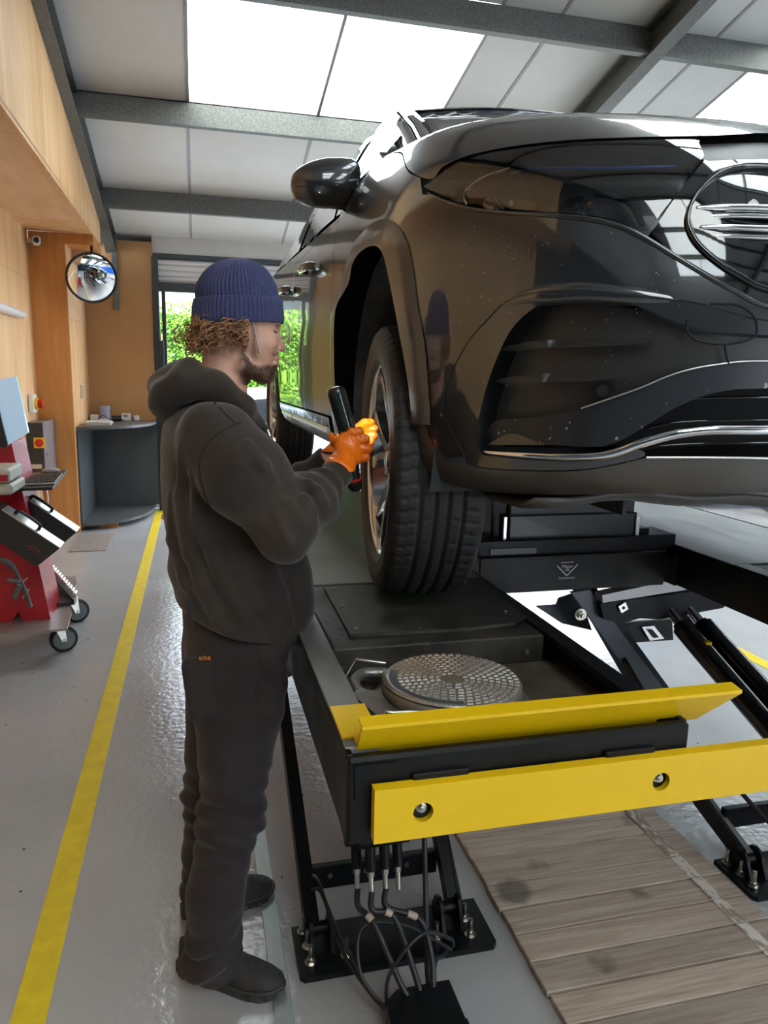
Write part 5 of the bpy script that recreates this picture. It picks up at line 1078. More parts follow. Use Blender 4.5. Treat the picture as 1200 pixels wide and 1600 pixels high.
hp_c = (0.1559, 1.735, 0.8782); hp = sdfmesh('holster_pocket',lambda P: rbox(P,hp_c,(.046,.045,.105),.022,rot('Y',4))+wrinkle(P,.003,60,0),(hp_c[0]-.08,hp_c[1]-.08,hp_c[2]-.14),(hp_c[0]+.08,hp_c[1]+.08,hp_c[2]+.14),.006,trou_m,tr_)
bp_c = (0.003, 1.725, 0.8674); bp_ = sdfmesh('back_pocket',lambda P: rbox(P,bp_c,(.042,.030,.078),.018,rot('Y',-6))+wrinkle(P,.0025,60,2),(bp_c[0]-.07,bp_c[1]-.06,bp_c[2]-.11),(bp_c[0]+.07,bp_c[1]+.06,bp_c[2]+.11),.006,trou_m,tr_)
text('pocket_lettering','site',mat('orange_print',(.75,.20,.01),.6),tr_,Vector((0.0074, 1.689, 0.9518)),(1,.0,-.04),(.04,0,1),.0175,.0008,sx=1.15)
MB().prism([(-0.0308, 1.7, 1.0898), (-0.0181, 1.7, 1.0891), (-0.0154, 1.7, 1.0243), (-0.0283, 1.7, 1.0251)],(0,.01,0)).build('belt_loop',trou_m,tr_)
# --- shoes
def shoe(heel, toe, nm_label):
    h = Vector((*heel[:2],0)); t = Vector((*toe[:2],0)); d = (t-h).normalized(); n = Vector((-d.y,d.x,0)); L = (t-h).length
    R = [[d.x,n.x,0],[d.y,n.y,0],[0,0,1]]
    def loc(P): return ((P[0]-h.x)*d.x+(P[1]-h.y)*d.y, (P[0]-h.x)*n.x+(P[1]-h.y)*n.y, P[2])
    def SI(xs_,ys_):
        g = np.linspace(-.1,1.1,241); v = np.interp(g,xs_,ys_); k = np.exp(-np.linspace(-2,2,13)**2); k /= k.sum(); v[6:-6] = np.convolve(v,k,'valid'); return lambda q: np.interp(q,g,v)
    wid_ = SI([0,.03,.08,.2,.45,.70,.85,.93,.975,1],[.014,.026,.033,.037,.041,.050,.047,.036,.022,.008]); wid = lambda u: wid_(u/L); top_i = SI([0,.12,.30,.42,.62,.82,.95,1],[.095,.115,.118,.105,.080,.064,.050,.036])
    def upper(P):
        u,v,z = loc(P); w_ = wid(u); top = top_i(u/L); zz = np.clip((z-.025)/(top-.025),0,1)
        d_ = (np.abs(v)-(w_-.003)*np.sqrt(np.clip(1-zz**2.2,0,1))*1.0)*.7; d_ = np.maximum(d_, (z-top)*.6); d_ = np.maximum(d_, .02-z); return np.maximum(d_, np.maximum(-u-.0, u-L+.004))
    def sole(P):
        u,v,z = loc(P); w_ = wid(u)+.004; tz = np.interp(u/L,[0,.3,.7,1],[.036,.032,.028,.034]); bz = .0015+.012*np.clip((u/L-.82)/.18,0,1)**2
        d_ = (np.abs(v)-w_); d_ = np.maximum(d_, np.maximum(z-tz,bz-z)); d_ = d_+.003*(np.sin(u*150)>.2)*(np.abs(z-.014)<.009)*1.3; return np.maximum(d_, np.maximum(-u-.006,u-L-.004))
    lo = (min(h.x,t.x)-.06,min(h.y,t.y)-.07,-.004); hi = (max(h.x,t.x)+.06,max(h.y,t.y)+.07,.14)
    o = sdfmesh('shoe',upper,lo,hi,.0034,shoe_m,man,nm_label); sdfmesh('sole',sole,lo,hi,.003,sole_m,o)
    P3 = lambda u,v,z: h+d*u+n*v+Vector((0,0,z))
    for k in range(5):
        u = L*(.44+.075*k); z = float(np.interp(u/L,[.30,.42,.62,.82],[.118,.105,.078,.060]))+.0035; MB().tube([P3(u,-.026,z-.013),P3(u+.008,0,z),P3(u,.026,z-.013)],.0024,6).build('lace',shoe_m,o)
    MB().tube(spline([P3(L*.10,0,.116),P3(L*.2,-.03,.108),P3(L*.38,-.034,.106),P3(L*.46,0,.106),P3(L*.38,.034,.106),P3(L*.2,.03,.108),P3(L*.10,0,.116)],5),.0065,8).build('collar',shoe_m,o)
    return o,P3,L
so_,P3,L_s = shoe((-0.0749, 1.8552, 0), (0.1878, 1.7047, 0), 'near shoe, toe on the steel strip')
lg_ = MB(); cx3 = P3(L_s*.34,-.0425,.055)
lg_.tube([cx3+Vector((.008*math.cos(a),-.002,.005*math.sin(a))) for a in [PI*k/6 for k in range(12)]],.0008,5,closed=True); lg_.tube([cx3+Vector((-.012,-.001,-.008)),cx3+Vector((-.005,-.001,.003))],.0008,5); lg_.build('shoe_mark',mat('bronze_print',(.4,.27,.15),.4),so_)
shoe((-0.0726, 2.0563, -0), (0.2019, 2.1106, 0), 'far shoe, partly behind the near leg')
# --- body (head, neck, trunk, limbs in one continuous surface)
SK = (0.1061, 1.86, 1.7455); 
def V(px): return px
HD = dict(zip(('fore','nas','tip','base','lipU','lipL','chin','jaw','ear','cheek','eye','face','neckT','neckB'),[(0.1836, 1.86, 1.738), (0.1941, 1.86, 1.7022), (0.2071, 1.86, 1.6677), (0.197, 1.86, 1.6597), (0.1984, 1.86, 1.643), (0.1952, 1.86, 1.6291), (0.1733, 1.86, 1.604), (0.1119, 1.86, 1.6225), (0.107, 1.86, 1.7053), (0.1738, 1.86, 1.6652), (0.1849, 1.86, 1.7065), (0.1462, 1.86, 1.672), (0.0728, 1.86, 1.6398), (0.0612, 1.86, 1.5022)]))
def headf(P):
    d = ell(P,SK,(.098,.076,.112))
    d = smin(d, ell(P,HD['face'],(.052,.056,.068)), .03)
    c = HD['chin']; d = smin(d, cap(P,(c[0]-.004,1.86-.012,c[2]),(c[0]-.004,1.86+.012,c[2]),.017), .022)
    j = HD['jaw']
    for s in (-1,1): d = smin(d, cap(P,(j[0],1.86+s*.052,j[2]),(c[0]-.012,1.86+s*.018,c[2]-.001),.015,.014), .022)
    d = smin(d, cap(P,HD['neckT'],HD['neckB'],.054,.060), .025)
    f_ = HD['fore']; d = smin(d, cap(P,(f_[0]+.004,1.86-.03,f_[2]-.016),(f_[0]+.004,1.86+.03,f_[2]-.016),.013), .014)
    e = HD['eye']
    for s in (-1,1): d = smax(d, -ell(P,(e[0]+.010,1.86+s*.032,e[2]),(.016,.017,.013)), .010)
    for s in (-1,1): d = smin(d, ell(P,(e[0]-.0055,1.86+s*.031,e[2]+.001),(.0125,.013,.0125)), .003)
    for s in (-1,1): d = smin(d, ell(P,(HD['cheek'][0]-.001,1.86+s*.036,HD['cheek'][2]+.012),(.018,.018,.016)), .016)
    d = smin(d, cap(P,HD['nas'],(HD['tip'][0]+.001,1.86,HD['tip'][2]+.001),.0068,.0098), .009)
    for s in (-1,1): d = smin(d, ell(P,(HD['tip'][0]-.010,1.86+s*.010,HD['tip'][2]-.002),(.010,.0065,.0075)), .004)
    for s in (-1,1): d = smax(d, -ell(P,(HD['tip'][0]-.007,1.86+s*.006,HD['tip'][2]-.010),(.005,.003,.004)), .002)
    for k,r in (('lipU',.0062),('lipL',.0072)): q = HD[k]; d = smin(d, cap(P,(q[0]-.006,1.86-.016,q[2]),(q[0]-.0025,1.86,q[2]),r*.8,r), .006); d = smin(d, cap(P,(q[0]-.006,1.86+.016,q[2]),(q[0]-.0025,1.86,q[2]),r*.8,r), .006)
    q = HD['lipU']; d = smax(d, -cap(P,(q[0]+.004,1.84,q[2]-.0062),(q[0]+.004,1.88,q[2]-.0062),.0022), .003)
    er = HD['ear']
    for s in (-1,1): d = smin(d, smax(ell(P,(er[0],1.86+s*.077,er[2]),(.019,.009,.030)), -ell(P,(er[0]+.003,1.86+s*.087,er[2]+.003),(.010,.008,.017)), .004), .006)
    return d
def bodyf(P):
    d = headf(P)
    t = stack(P,[(z,cx,cy,rx*.62,ry*.62) for z,cx,cy,rx,ry in rows[:9]]); d = smin(d, t, .05)
    d = smin(d, chain(P,[HD['neckB'],sN,eN,wN,hN],[.06,.048,.042,.028,.014],.03), .03); d = smin(d, chain(P,[HD['neckB'],sF,eF,wF,hF],[.06,.048,.042,.028,.014],.03), .03)
    d = smin(d, stack(P,[(z,cx,cy,rx*.7,ry*.7) for z,cx,cy,rx,ry in prow],2.2), .05)
    d = smin(d, chain(P,[tN,kN,cN,aN,(aN[0]+.03,aN[1]-.01,.06)],[.07,.052,.042,.034,.026],.03), .04); d = smin(d, chain(P,[tF,kF,cF,aF,(aF[0]+.03,aF[1]+.005,.06)],[.07,.052,.042,.034,.026],.03), .04)
    return d
def axis(lo,hi,a,b,fine,co): return np.array(list(np.arange(lo,a,co))+list(np.arange(a,b,fine))+list(np.arange(b,hi,co)))
X0 = HD['neckT'][0]-.10; X1 = HD['tip'][0]+.015
body = sdfmesh('body',bodyf,None,None,0,skin,man,axes=[axis(-.2,.5,X0,X1,.0026,.016),axis(1.5,2.24,1.775,1.945,.0028,.016),axis(.03,1.78,HD['chin'][2]-.06,SK[2]+.03,.0026,.018)])
me = body.data; ca = me.color_attributes.new('beard','FLOAT_COLOR','POINT'); co = np.zeros(len(me.vertices)*3); me.vertices.foreach_get('co',co); co = co.reshape(-1,3)
def beardmask(x,y,z):
    c = HD['chin']; j = HD['jaw']; lu = HD['lipU']; u = (x-j[0])/(c[0]-j[0]); line_ = np.interp(u,[-.35,-.1,.3,.6,1,1.35],[j[2]+.055,j[2]+.050,j[2]+.012,lu[2]-.016,lu[2]-.012,lu[2]-.010])
    m1 = np.clip((line_-z)/.010,0,1)*np.clip((z-(c[2]-.030))/.012,0,1)*np.clip((x-(j[0]-.016))/.022,0,1)
    m2 = np.clip(1-np.abs(z-(lu[2]+.009))/.006,0,1)*np.clip((x-(lu[0]-.022))/.008,0,1)*.6
    m3 = np.clip(1-np.abs(x-(HD['ear'][0]+.030))/.013,0,1)*np.clip((z-j[2])/.02,0,1)*.55
    lip = ((x-lu[0]+.001)/.012)**2+((y-1.86)/.018)**2+((z-(lu[2]+HD['lipL'][2])/2)/.010)**2 < 1
    return np.where(lip,0,np.maximum(np.maximum(m1,m2),m3))
bm_ = beardmask(co[:,0],co[:,1],co[:,2]); cl = np.stack([bm_*.92,bm_*.92,bm_*.92,np.minimum(1,bm_*3)],1); ca.data.foreach_set('color',cl.ravel())
# whiskers: short real hairs
nrm = np.zeros(len(me.vertices)*3); me.vertex_normals.foreach_get('vector',nrm) if hasattr(me,'vertex_normals') else None; nrm = nrm.reshape(-1,3)
rng = np.random.default_rng(3); cand = np.where(bm_>.35)[0]
wh = MB()
for i in rng.choice(cand,min(len(cand),7000)):
    if rng.random() > bm_[i]: continue
    p = Vector(co[i])+Vector(rng.normal(0,.001,3)); n = (Vector(nrm[i])+Vector((0,0,-.7))+Vector(rng.normal(0,.3,3))).normalized(); u = n.orthogonal().normalized()*.00035; l = .005+.006*rng.random()
    wh.add([p-u,p+u,p+n*l],[(0,1,2)])
o = wh.build('beard',beard_m,body,fix=False); o['kind'] = 'stuff'
# eyes, brow
dk = mat('dark_lash',(.03,.018,.012),.6)
for s in (-1,1):
    e = Vector((HD['eye'][0],1.86+s*.031,HD['eye'][2])); MB().sphere(e+Vector((-.0042,0,-.003)),.0118,16,10).build('eyeball',mat('eye_white',(.55,.5,.46),.2),body)
    MB().tube(spline([e+Vector((.000,-.0115*s*-1,-.002)),e+Vector((.0088,0,-.0035)),e+Vector((.000,.0115*s*-1,-.002))],5),.0017,6).build('lash_line',dk,body)
    MB().tube(spline([e+Vector((.004,.013*s,.012)),e+Vector((.0125,0,.0155)),e+Vector((.012,-.012*s,.013))],5),[.002]*5+[.0028]*6,6,flat=.6).build('eyebrow',beard_m,body)
# glasses
gm = mat('clear_lens',(.8,.82,.82),.02,0,0,alpha=.25); 
gp = [(0.2175, 1.86, 1.7227)][0]
for s in (-1,1):
    m = MB(); c = Vector((gp[0]+.004,1.86+s*.033,gp[2]-.022)); m.lathe([(0,.002),(.018,.001),(.0235,0)],c,Vector((1,s*.25*-1*-1,.05)),32); m.build('spectacle_lens',gm,man); 
    m = MB(); m.lathe([(.0235,-.0006),(.0245,-.0006),(.0245,.0008),(.0235,.0008),(.0235,-.0006)],c,Vector((1,s*.25,.05)),32); m.build('spectacle_rim',zinc,man)
MB().tube([(0.1334, 1.782, 1.7263),(0.1415, 1.78, 1.6863),(0.1475, 1.785, 1.6606)],.0013,6).build('spectacle_arm',zinc,man)
MB().tube([(0.1457, 1.78, 1.6618),(0.1488, 1.783, 1.6518)],.0026,8).build('spectacle_tip',mat('gold_tip',(.7,.55,.3),.3,.8),man)
# --- beanie
def ring_part(nm,rws,par_,nr=64,amp=.0016,N=384,th=.003):
    mb = MB(); vs=[]; K=[]
    rr = spline(rws,5)
    for j,(cx,z,hx_,hy_,am) in enumerate(rr):
        for k in range(N):
            a = 2*PI*k/N; q = am*amp*(math.cos(a*nr)+.25*math.sin(k*1.7+j*.9)); vs.append((cx+(hx_+q)*math.cos(a), 1.86+(hy_+q)*math.sin(a), z+tilt*(cx+hx_*math.cos(a)-SK[0])))
    n = len(rr); mb.add(vs,[(j*N+k,j*N+(k+1)%N,(j+1)*N+(k+1)%N,(j+1)*N+k) for j in range(n-1) for k in range(N)],True); mb.add(vs[-N:],[tuple(range(N))],True)
    o = mb.build(nm,knit,par_,fix=True); return o
tilt = .035
BP = [(0.0074, 1.86, 1.7708), (0.2038, 1.86, 1.7793), (0.0066, 1.86, 1.7968), (0.1978, 1.86, 1.8058), (0.0173, 1.86, 1.8205), (0.1872, 1.86, 1.829), (0.0324, 1.86, 1.8414), (0.1737, 1.86, 1.8489), (0.0547, 1.86, 1.8585), (0.1542, 1.86, 1.8639), (0.0768, 1.86, 1.8669), (0.1333, 1.86, 1.87), (0.0976, 1.86, 1.8709), (0.1124, 1.86, 1.8718)]
CP_ = [(0.0002, 1.86, 1.7179), (0.2113, 1.86, 1.7255), (-0.0024, 1.86, 1.731), (0.2129, 1.86, 1.7392), (-0.0018, 1.86, 1.7514), (0.2114, 1.86, 1.7602), (0.0015, 1.86, 1.7691), (0.2099, 1.86, 1.7781), (0.0046, 1.86, 1.775), (0.2054, 1.86, 1.7838), (0.0104, 1.86, 1.7753), (0.1992, 1.86, 1.7836)]
def rws(Q,am): 
    out=[]
    for i in range(0,len(Q),2): a,b = Q[i],Q[i+1]; h = (b[0]-a[0])/2; out.append(((a[0]+b[0])/2,(a[2]+b[2])/2,h,h*.83+.002,am[i//2]))
    return out
bn = ring_part('beanie',[(r[0],r[1]-.02 if i==0 else r[1],r[2]*(.97 if i==0 else 1),r[3],r[4]) for i,r in enumerate(rws(BP,(1,1,1,.9,.7,.4,.1)))],man)
cf = rws(CP_,(.6,1,1,1,.8,.5)); ring_part('cuff',[(cf[0][0],cf[0][1]+.004,cf[0][2]-.006,cf[0][3]-.006,.3)]+cf,bn,amp=.0014)
# --- hair
rng = random.Random(5); hm_ = MB()
hb_ = [(0.0235, 1.86, 1.7054), (0.0404, 1.86, 1.6689)]
for k in range(420):
    ph = rng.uniform(-1.0,1.0)*PI*.62+PI; # around the back of the head
    zt = SK[2]-rng.uniform(.008,.062); cx,cy = SK[0],1.86; r0 = .90; x = cx+.098*r0*math.cos(ph); y = cy+.080*r0*math.sin(ph)
    if math.cos(ph) > -.15 and math.sin(ph) < 0: x = min(x, SK[0]+.004)
    out_ = Vector((math.cos(ph),math.sin(ph),0)); L = rng.uniform(.025,.05)*(1.2 if math.cos(ph)<-.4 else .8); cr_ = rng.uniform(.004,.009); tw = rng.uniform(2,4.5); p0 = Vector((x,y,zt)); dr = (out_*rng.uniform(.1,.9)+Vector((0,0,-1))+Vector((0,rng.uniform(-.3,.3),0))).normalized(); u = dr.orthogonal().normalized(); v = dr.cross(u); f0 = rng.uniform(0,6)
    pts = [p0+dr*L*t+out_*.012*math.sin(t*2.5)+(u*math.cos(f0+tw*t*3)+v*math.sin(f0+tw*t*3))*cr_*min(1,t*2) for t in [i/12 for i in range(13)]]
    hm_.tube(pts,[.0016]*9+[.0013,.001,.0007,.0004],5)
for k in range(16):
    p0 = Vector((0.003, 1.86, 1.7121))+Vector((0,rng.uniform(-.05,.05),rng.uniform(-.02,.005))); s = rng.choice((-1,1)); R = rng.uniform(.006,.016)
    c = p0+Vector((-.018,0,-.004)); pts = [c+Vector((R*1.3*math.cos(a)-.004*a,.01*a,R*math.sin(a)*s-.004*a)) for a in [i*.5 for i in range(12)]]; hm_.tube([p0]+pts,.0007,5)
o = hm_.build('hair',hair_m,body,fix=False); o['kind'] = 'stuff'
m = MB(); 
hc = sdfmesh('hair_mass',lambda P: smax(smax(ell(P,(SK[0]-.012,SK[1],SK[2]-.020),(.098,.084,.066)), P[0]-(SK[0]-.006)-.35*(P[2]-SK[2]), .004)+.004*np.sin(P[0]*330+P[2]*210)*np.sin(P[1]*300+P[2]*180), P[2]-SK[2]-.02, .004),(SK[0]-.125,1.76,SK[2]-.085),(SK[0]+.02,1.96,SK[2]+.03),.004,hair_m,body)
# --- gloves
def hand(P,palm,fing,thumb,wr,cuffr,wv):
    d = ell(P,palm[0],palm[1],palm[2])
    for F_ in fing: d = smin(d, chain(P,F_,[.0115,.0108,.0098,.0085][:len(F_)],.003), .006)
    d = smin(d, chain(P,thumb,[.014,.012,.0095],.004), .009)
    c = cap(P,wr[0],wr[1],.029,cuffr); d = smin(d, c, .014)
    return d+.0012*np.sin(P[2]*260+P[0]*180)*np.sin(P[1]*150)*0+wrinkle(P,.0009,210,0)
kn = [(0.3856, 1.775, 1.4718), (0.4019, 1.775, 1.4531), (0.4103, 1.775, 1.4295), (0.4026, 1.775, 1.406)]
tipz = [Vector(p) for p in kn]
FN = [[Vector(k)+Vector((-.020,.000,-.002)),Vector(k),Vector(k)+Vector((.004,.036,-.002)),Vector(k)+Vector((-.022,.046,-.002))] for k in kn]
RP = rot('Y',-28)
gN = sdfmesh('glove',lambda P: smax(hand(P,((0.3637, 1.782, 1.4306),(.036,.020,.042),RP),FN,[(0.3461, 1.79, 1.4268),(0.3319, 1.8, 1.4448),(0.3256, 1.81, 1.4581)],((0.3545, 1.775, 1.4125),(0.3267, 1.735, 1.377)),.040,0), ((P[0]-wN[0])*-(hN[0]-wN[0])+(P[1]-wN[1])*-(hN[1]-wN[1])+(P[2]-wN[2])*-(hN[2]-wN[2]))/.09-.004, .003),(.28,1.66,1.38),(.46,1.86,1.56),.0028,glove_m,man,'near hand glove gripping the inspection lamp')
tf_ = [(0.4566, 1.95, 1.4832), (0.4675, 1.95, 1.4661), (0.4679, 1.95, 1.4472), (0.4575, 1.95, 1.4317)]; kf_ = [(0.4293, 1.985, 1.467), (0.4349, 1.985, 1.4514), (0.4369, 1.985, 1.434), (0.4318, 1.985, 1.4165)]
FF = [[Vector(kf_[i]),Vector(kf_[i]).lerp(Vector(tf_[i]),.5)+Vector((0,-.006,.006)),Vector(tf_[i])] for i in range(4)]
gF = sdfmesh('glove',lambda P: hand(P,((0.4059, 1.99, 1.4318),(.042,.018,.038),RP),FF,[(0.4119, 1.985, 1.4375),(0.4285, 1.965, 1.4684),(0.4425, 1.95, 1.4848)],((0.3786, 1.995, 1.407),(0.3514, 2.02, 1.3692)),.036,0),(.33,1.90,1.40),(.53,2.07,1.60),.003,glove_m,man,'far hand glove with fingertips on the rim')
# --- inspection lamp in the near hand
lamp_t = thing('inspection_lamp','curved dark grip inspection lamp held in the near orange glove','lamp',(.40,1.83,1.45))
lm_m = mat('dark_green_shell',(.025,.035,.033),.22,.3,.5)
LP = [(0.3319, 1.815, 1.578), (0.3369, 1.815, 1.5595), (0.3484, 1.815, 1.5222), (0.3617, 1.815, 1.4783), (0.3702, 1.815, 1.4434), (0.3774, 1.815, 1.3873), (0.3828, 1.815, 1.3501)]
MB().tube(spline(LP,6),[.008,.016,.019,.021,.022,.023]+[.023]*18+[.019]*7+[.017]*6,20,flat=1.15).build('lamp_shell',lm_m,lamp_t)
q = [Vector(p)+Vector((-.016,-.004,0)) for p in LP[1:4]]; MB().tube(q,.006,10,flat=1.6).build('lamp_reflection',mat('bronze_reflection',(.35,.12,.06),.1,.5),lamp_t)  # orange reflection in the lamp, painted as a bronze strip
a = Vector(LP[-1]); MB().cyl(a,a+Vector((.002,0,-.006)),.0195,20).build('red_ring',redm,lamp_t); MB().tube([a+Vector((.002,0,-.006)),a+Vector((.004,0,-.022)),a+Vector((.004,0,-.032))],[.019,.019,.010],20).build('end_cap',black_plastic,lamp_t)
led = emat('lit_led_strip',(1,.97,.9),60); q = [Vector(p)+Vector((.019,.012,0)) for p in LP[1:4]]; MB().tube(q,.0045,8).build('led_strip',led,lamp_t)
l = bpy.data.lights.new('inspection_light','SPOT'); l.energy = 1.0; l.color = (1,.95,.85); l.spot_size = math.radians(85); l.shadow_soft_size = .015; lo_ = bpy.data.objects.new('inspection_light',l); COL.objects.link(lo_); lo_.location = Vector(LP[2])+Vector((.035,.03,0)); lo_.rotation_euler = (Vector(tf_[1])-lo_.location).to_track_quat('-Z','Y').to_euler(); lo_.parent = lamp_t; lo_.matrix_parent_inverse = Matrix.Translation(-lamp_t.location)
# ================= SMALLER THINGS =================
# corner unit
cu_m = mat('dark_grey_laminate',(.045,.055,.06),.4,c2=(.06,.068,.072),ns=3); cu_t = mat('grey_shelf_top',(.085,.085,.083),.38)
cu = thing('corner_shelf_unit','dark grey quarter-round corner unit with two shelves by the doorway','shelf unit',(-.8,8.7,0))
def quarter(z,t_,r1,r2): 
    x0,y1 = -1.16,9.08; P = [(x0,y1,z)]+[(x0+r2*math.sin(a),y1-r1*math.cos(a)**.8,z) for a in [PI/2*k/16 for k in range(17)]]
    return MB().prism(P,(0,0,t_))
quarter(1.035,.028,1.12,.72).build('shelf', cu_t, cu); quarter(.05,.028,1.12,.68).build('shelf', cu_t, cu)
MB().box((-1.16,7.95,.08),(-1.14,9.08,1.034),.001).build('side_panel', cu_m, cu); MB().box((-1.14,9.06,.08),(-.44,9.08,1.034),.001).build('back_panel', cu_m, cu)
MB().box((-1.0,8.12,0),(-.82,8.2,.05),.004).build('foot', ply_orange, cu)
z = 1.064
tag(MB().cyl((-.99,8.93,z),(-.99,8.93,z+.17),.060,24).build('paper_roll', mat('blue_paper',(.33,.35,.45),.8)), 'blue-grey paper roll standing at the back of the corner unit', 'paper roll')
pp = thing('paper_stack','loose stack of white papers on the front of the corner unit','papers',(-1.0,8.35,z))
for k in range(5): MB().box((-1.11,8.2,z+k*.007),(-.86,8.5,z+.006+k*.007),.001,R=rot('Z',random.uniform(-6,6))).build('sheet', white_plastic, pp)
sk_ = thing('socket_box','small white twin socket box left of the paper roll','socket',(-1.1,8.9,z)); MB().box((-1.14,8.86,z),(-1.05,8.94,z+.075),.008).build('housing', white_plastic, sk_)
tag(MB().box((-1.03,8.72,z),(-.93,8.78,z+.035),.006).build('adaptor', white_plastic), 'white plug adaptor lying in front of the paper roll', 'adaptor')
th = thing('digital_thermostat','cream digital timer with a small grey display on the corner unit','timer',(-.77,9.02,z)); MB().box((-.82,8.99,z),(-.72,9.03,z+.085),.008).build('housing', white_plastic, th); MB().box((-.80,8.986,z+.045),(-.75,8.99,z+.07),.002).build('display', mat('lcd',(.2,.24,.2),.2), th)
cn = thing('spray_can','black and white can lying on its side on the corner unit','can',(-.88,8.95,z)); MB().cyl((-.915,8.95,z+.03),(-.82,8.97,z+.03),.03,16).build('can_body', black_plastic, cn); MB().cyl((-.82,8.97,z+.03),(-.80,8.973,z+.03),.022,16).build('cap', white_plastic, cn)
tag(MB().box((-.69,9.03,z),(-.63,9.06,z+.06),.006).build('socket', white_plastic), 'small white single socket at the back right of the corner unit', 'socket')
tag(MB().box((-.40,8.55,.0),(-.33,8.62,.05),.012).build('door_stop', mat('tan_foam',(.5,.38,.2),.8)), 'small tan block at the end of the yellow line', 'door stop')
tag(MB().tube(spline([(-1.05,8.86,z+.02),(-1.0,8.8,z+.07),(-.93,8.82,z+.03),(-.9,8.78,z+.01)],6),.004,6).build('cable', black_plastic), 'thin dark cable looped in front of the paper roll', 'cable')
sw = thing('light_switch','grey metal light switch on the plywood beside the corner unit','switch',(-1.16,8.45,1.35)); MB().box((-1.161,8.40,1.33),(-1.15,8.50,1.47),.003).build('plate', alu, sw); MB().box((-1.15,8.44,1.38),(-1.145,8.46,1.42),.001).build('rocker', white_plastic, sw)
# floor mat
tag(MB().box((-1.15,7.02,0),(-.82,7.75,.008),.003).build('floor_mat', mat('brown_mat',(.20,.16,.14),.9,c2=(.27,.23,.2),ns=30)), 'thin brown doormat on the floor in front of the corner unit', 'mat')
# convex mirror
cm = thing('convex_mirror','round convex safety mirror with black rim under the plywood beam','mirror',(-.93,7.75,2.45))
mc = Vector((-.915,7.72,2.475)); md = Vector((.30,-1,-.28)).normalized(); R_ = .22; rad = .52
pr_ = [];  
for k in range(17): a = math.asin(R_/rad)*k/16; pr_.append((rad*math.sin(a), rad*math.cos(a)-rad*math.cos(math.asin(R_/rad))))
MB().lathe(pr_, mc, md, 64).build('mirror_face', mat('mirror_glass',(.95,.96,.97),.005,1), cm)
MB().lathe([(R_-.002,-.02),(R_+.012,-.02),(R_+.012,.012),(R_-.002,.012),(R_-.002,-.02)], mc, md, 64).build('rim', black_plastic, cm)
MB().lathe([(0,-.03),(R_-.01,-.02)], mc, md, 48).build('back_shell', black_plastic, cm)
MB().tube([mc-md*.03,mc-md*.12,(-.93,7.93,2.66),(-.93,7.93,2.80)],.012,8).build('bracket', steel_black, cm)
# cctv camera
cc = thing('security_camera','small white security camera high in the plywood corner','camera',(-1.43,7.85,2.78))
MB().cyl((-1.48,7.86,2.80),(-1.42,7.84,2.80),.02,14).build('mount', white_plastic, cc); MB().box((-1.43,7.74,2.755),(-1.36,7.86,2.83),.014,R=rot('Z',14)).build('housing', white_plastic, cc); MB().cyl((-1.385,7.755,2.79),(-1.38,7.735,2.79),.025,18).build('lens', black_plastic, cc)
# strip light on the wall
tl = thing('tube_light','white tube light fixed to the plywood wall at the left edge','wall light',(XL,5.8,2.0))
MB().tube([(-1.442,4.9,2.085),(-1.442,7.25,2.085)],.033,16).build('diffuser', mat('opal',(.85,.86,.9),.25), tl); MB().box((-1.480,5.0,2.055),(-1.46,7.2,2.115),.003).build('back_tray', white_plastic, tl)
# emergency stop
em = thing('emergency_stop','red and yellow stop switch on a white plate on the plywood wall','switch',(XL,7.2,1.3))
ec = Vector((-1.4503, 7.45, 1.3068)); MB().box((XL+.001,7.45,ec.z-.085),(XL+.05,7.60,ec.z+.085),.008).build('box', white_plastic, em);
MB().cyl((XL+.05,7.52,ec.z),(XL+.075,7.52,ec.z),.055,20).build('collar', yp, em); MB().cyl((XL+.075,7.52,ec.z),(XL+.115,7.52,ec.z),.04,20).build('button', redm, em)
# electrical cabinet
el = thing('control_cabinet','black wall cabinet with a red rotary switch on a yellow plate','control cabinet',(-1.37,6.7,.9))
cabm = mat('cabinet_paint',(.035,.032,.034),.35,.2); cabs = mat('cabinet_side',(.22,.18,.185),.4,.3)
c0 = (-1.4681, 7.3, 1.1467); c1 = (-1.3415, 7.3, 0.5507); cx1 = c1[0]; cz0, cz1 = c1[2], c0[2]
MB().box((XL+.002,7.31,cz0),(cx1,7.88,cz1),.006).build('body', cabs, el)
MB().box((XL+.002,7.29,cz0+.005),(cx1-.003,7.309,cz1-.005),.004).build('door', cabm, el)
sc = Vector((-1.3774, 7.285, 0.9635)); MB().box(sc-Vector((.048,0,.048)),sc+Vector((.048,.006,.048)),.003).build('switch_plate', yp, el)
m=MB(); m.cyl(sc,sc-Vector((0,.02,0)),.035,20); m.box(sc-Vector((.011,.035,.022)),sc+Vector((.011,-.018,.022)),.003); m.build('rotary_switch', redm, el)
sc = Vector((-1.414, 7.285, 0.7482)); MB().box(sc-Vector((.045,0,.02)),sc+Vector((.045,.004,.02)),.001).build('rating_label', mat('pinkish_label',(.6,.45,.38),.5), el)
MB().cyl((cx1,7.42,(cz0+cz1)/2),(cx1+.012,7.42,(cz0+cz1)/2),.016,12).build('lock', zinc, el)
for a in (0,.05): MB().tube(spline([(cx1-.09+a,7.5,cz0),(cx1-.08+a,7.5,cz0-.15),(cx1-.11+a,7.55,cz0-.25),(cx1-.1+a,7.6,.06)],6),.006,6).build('conduit', white_plastic, el)
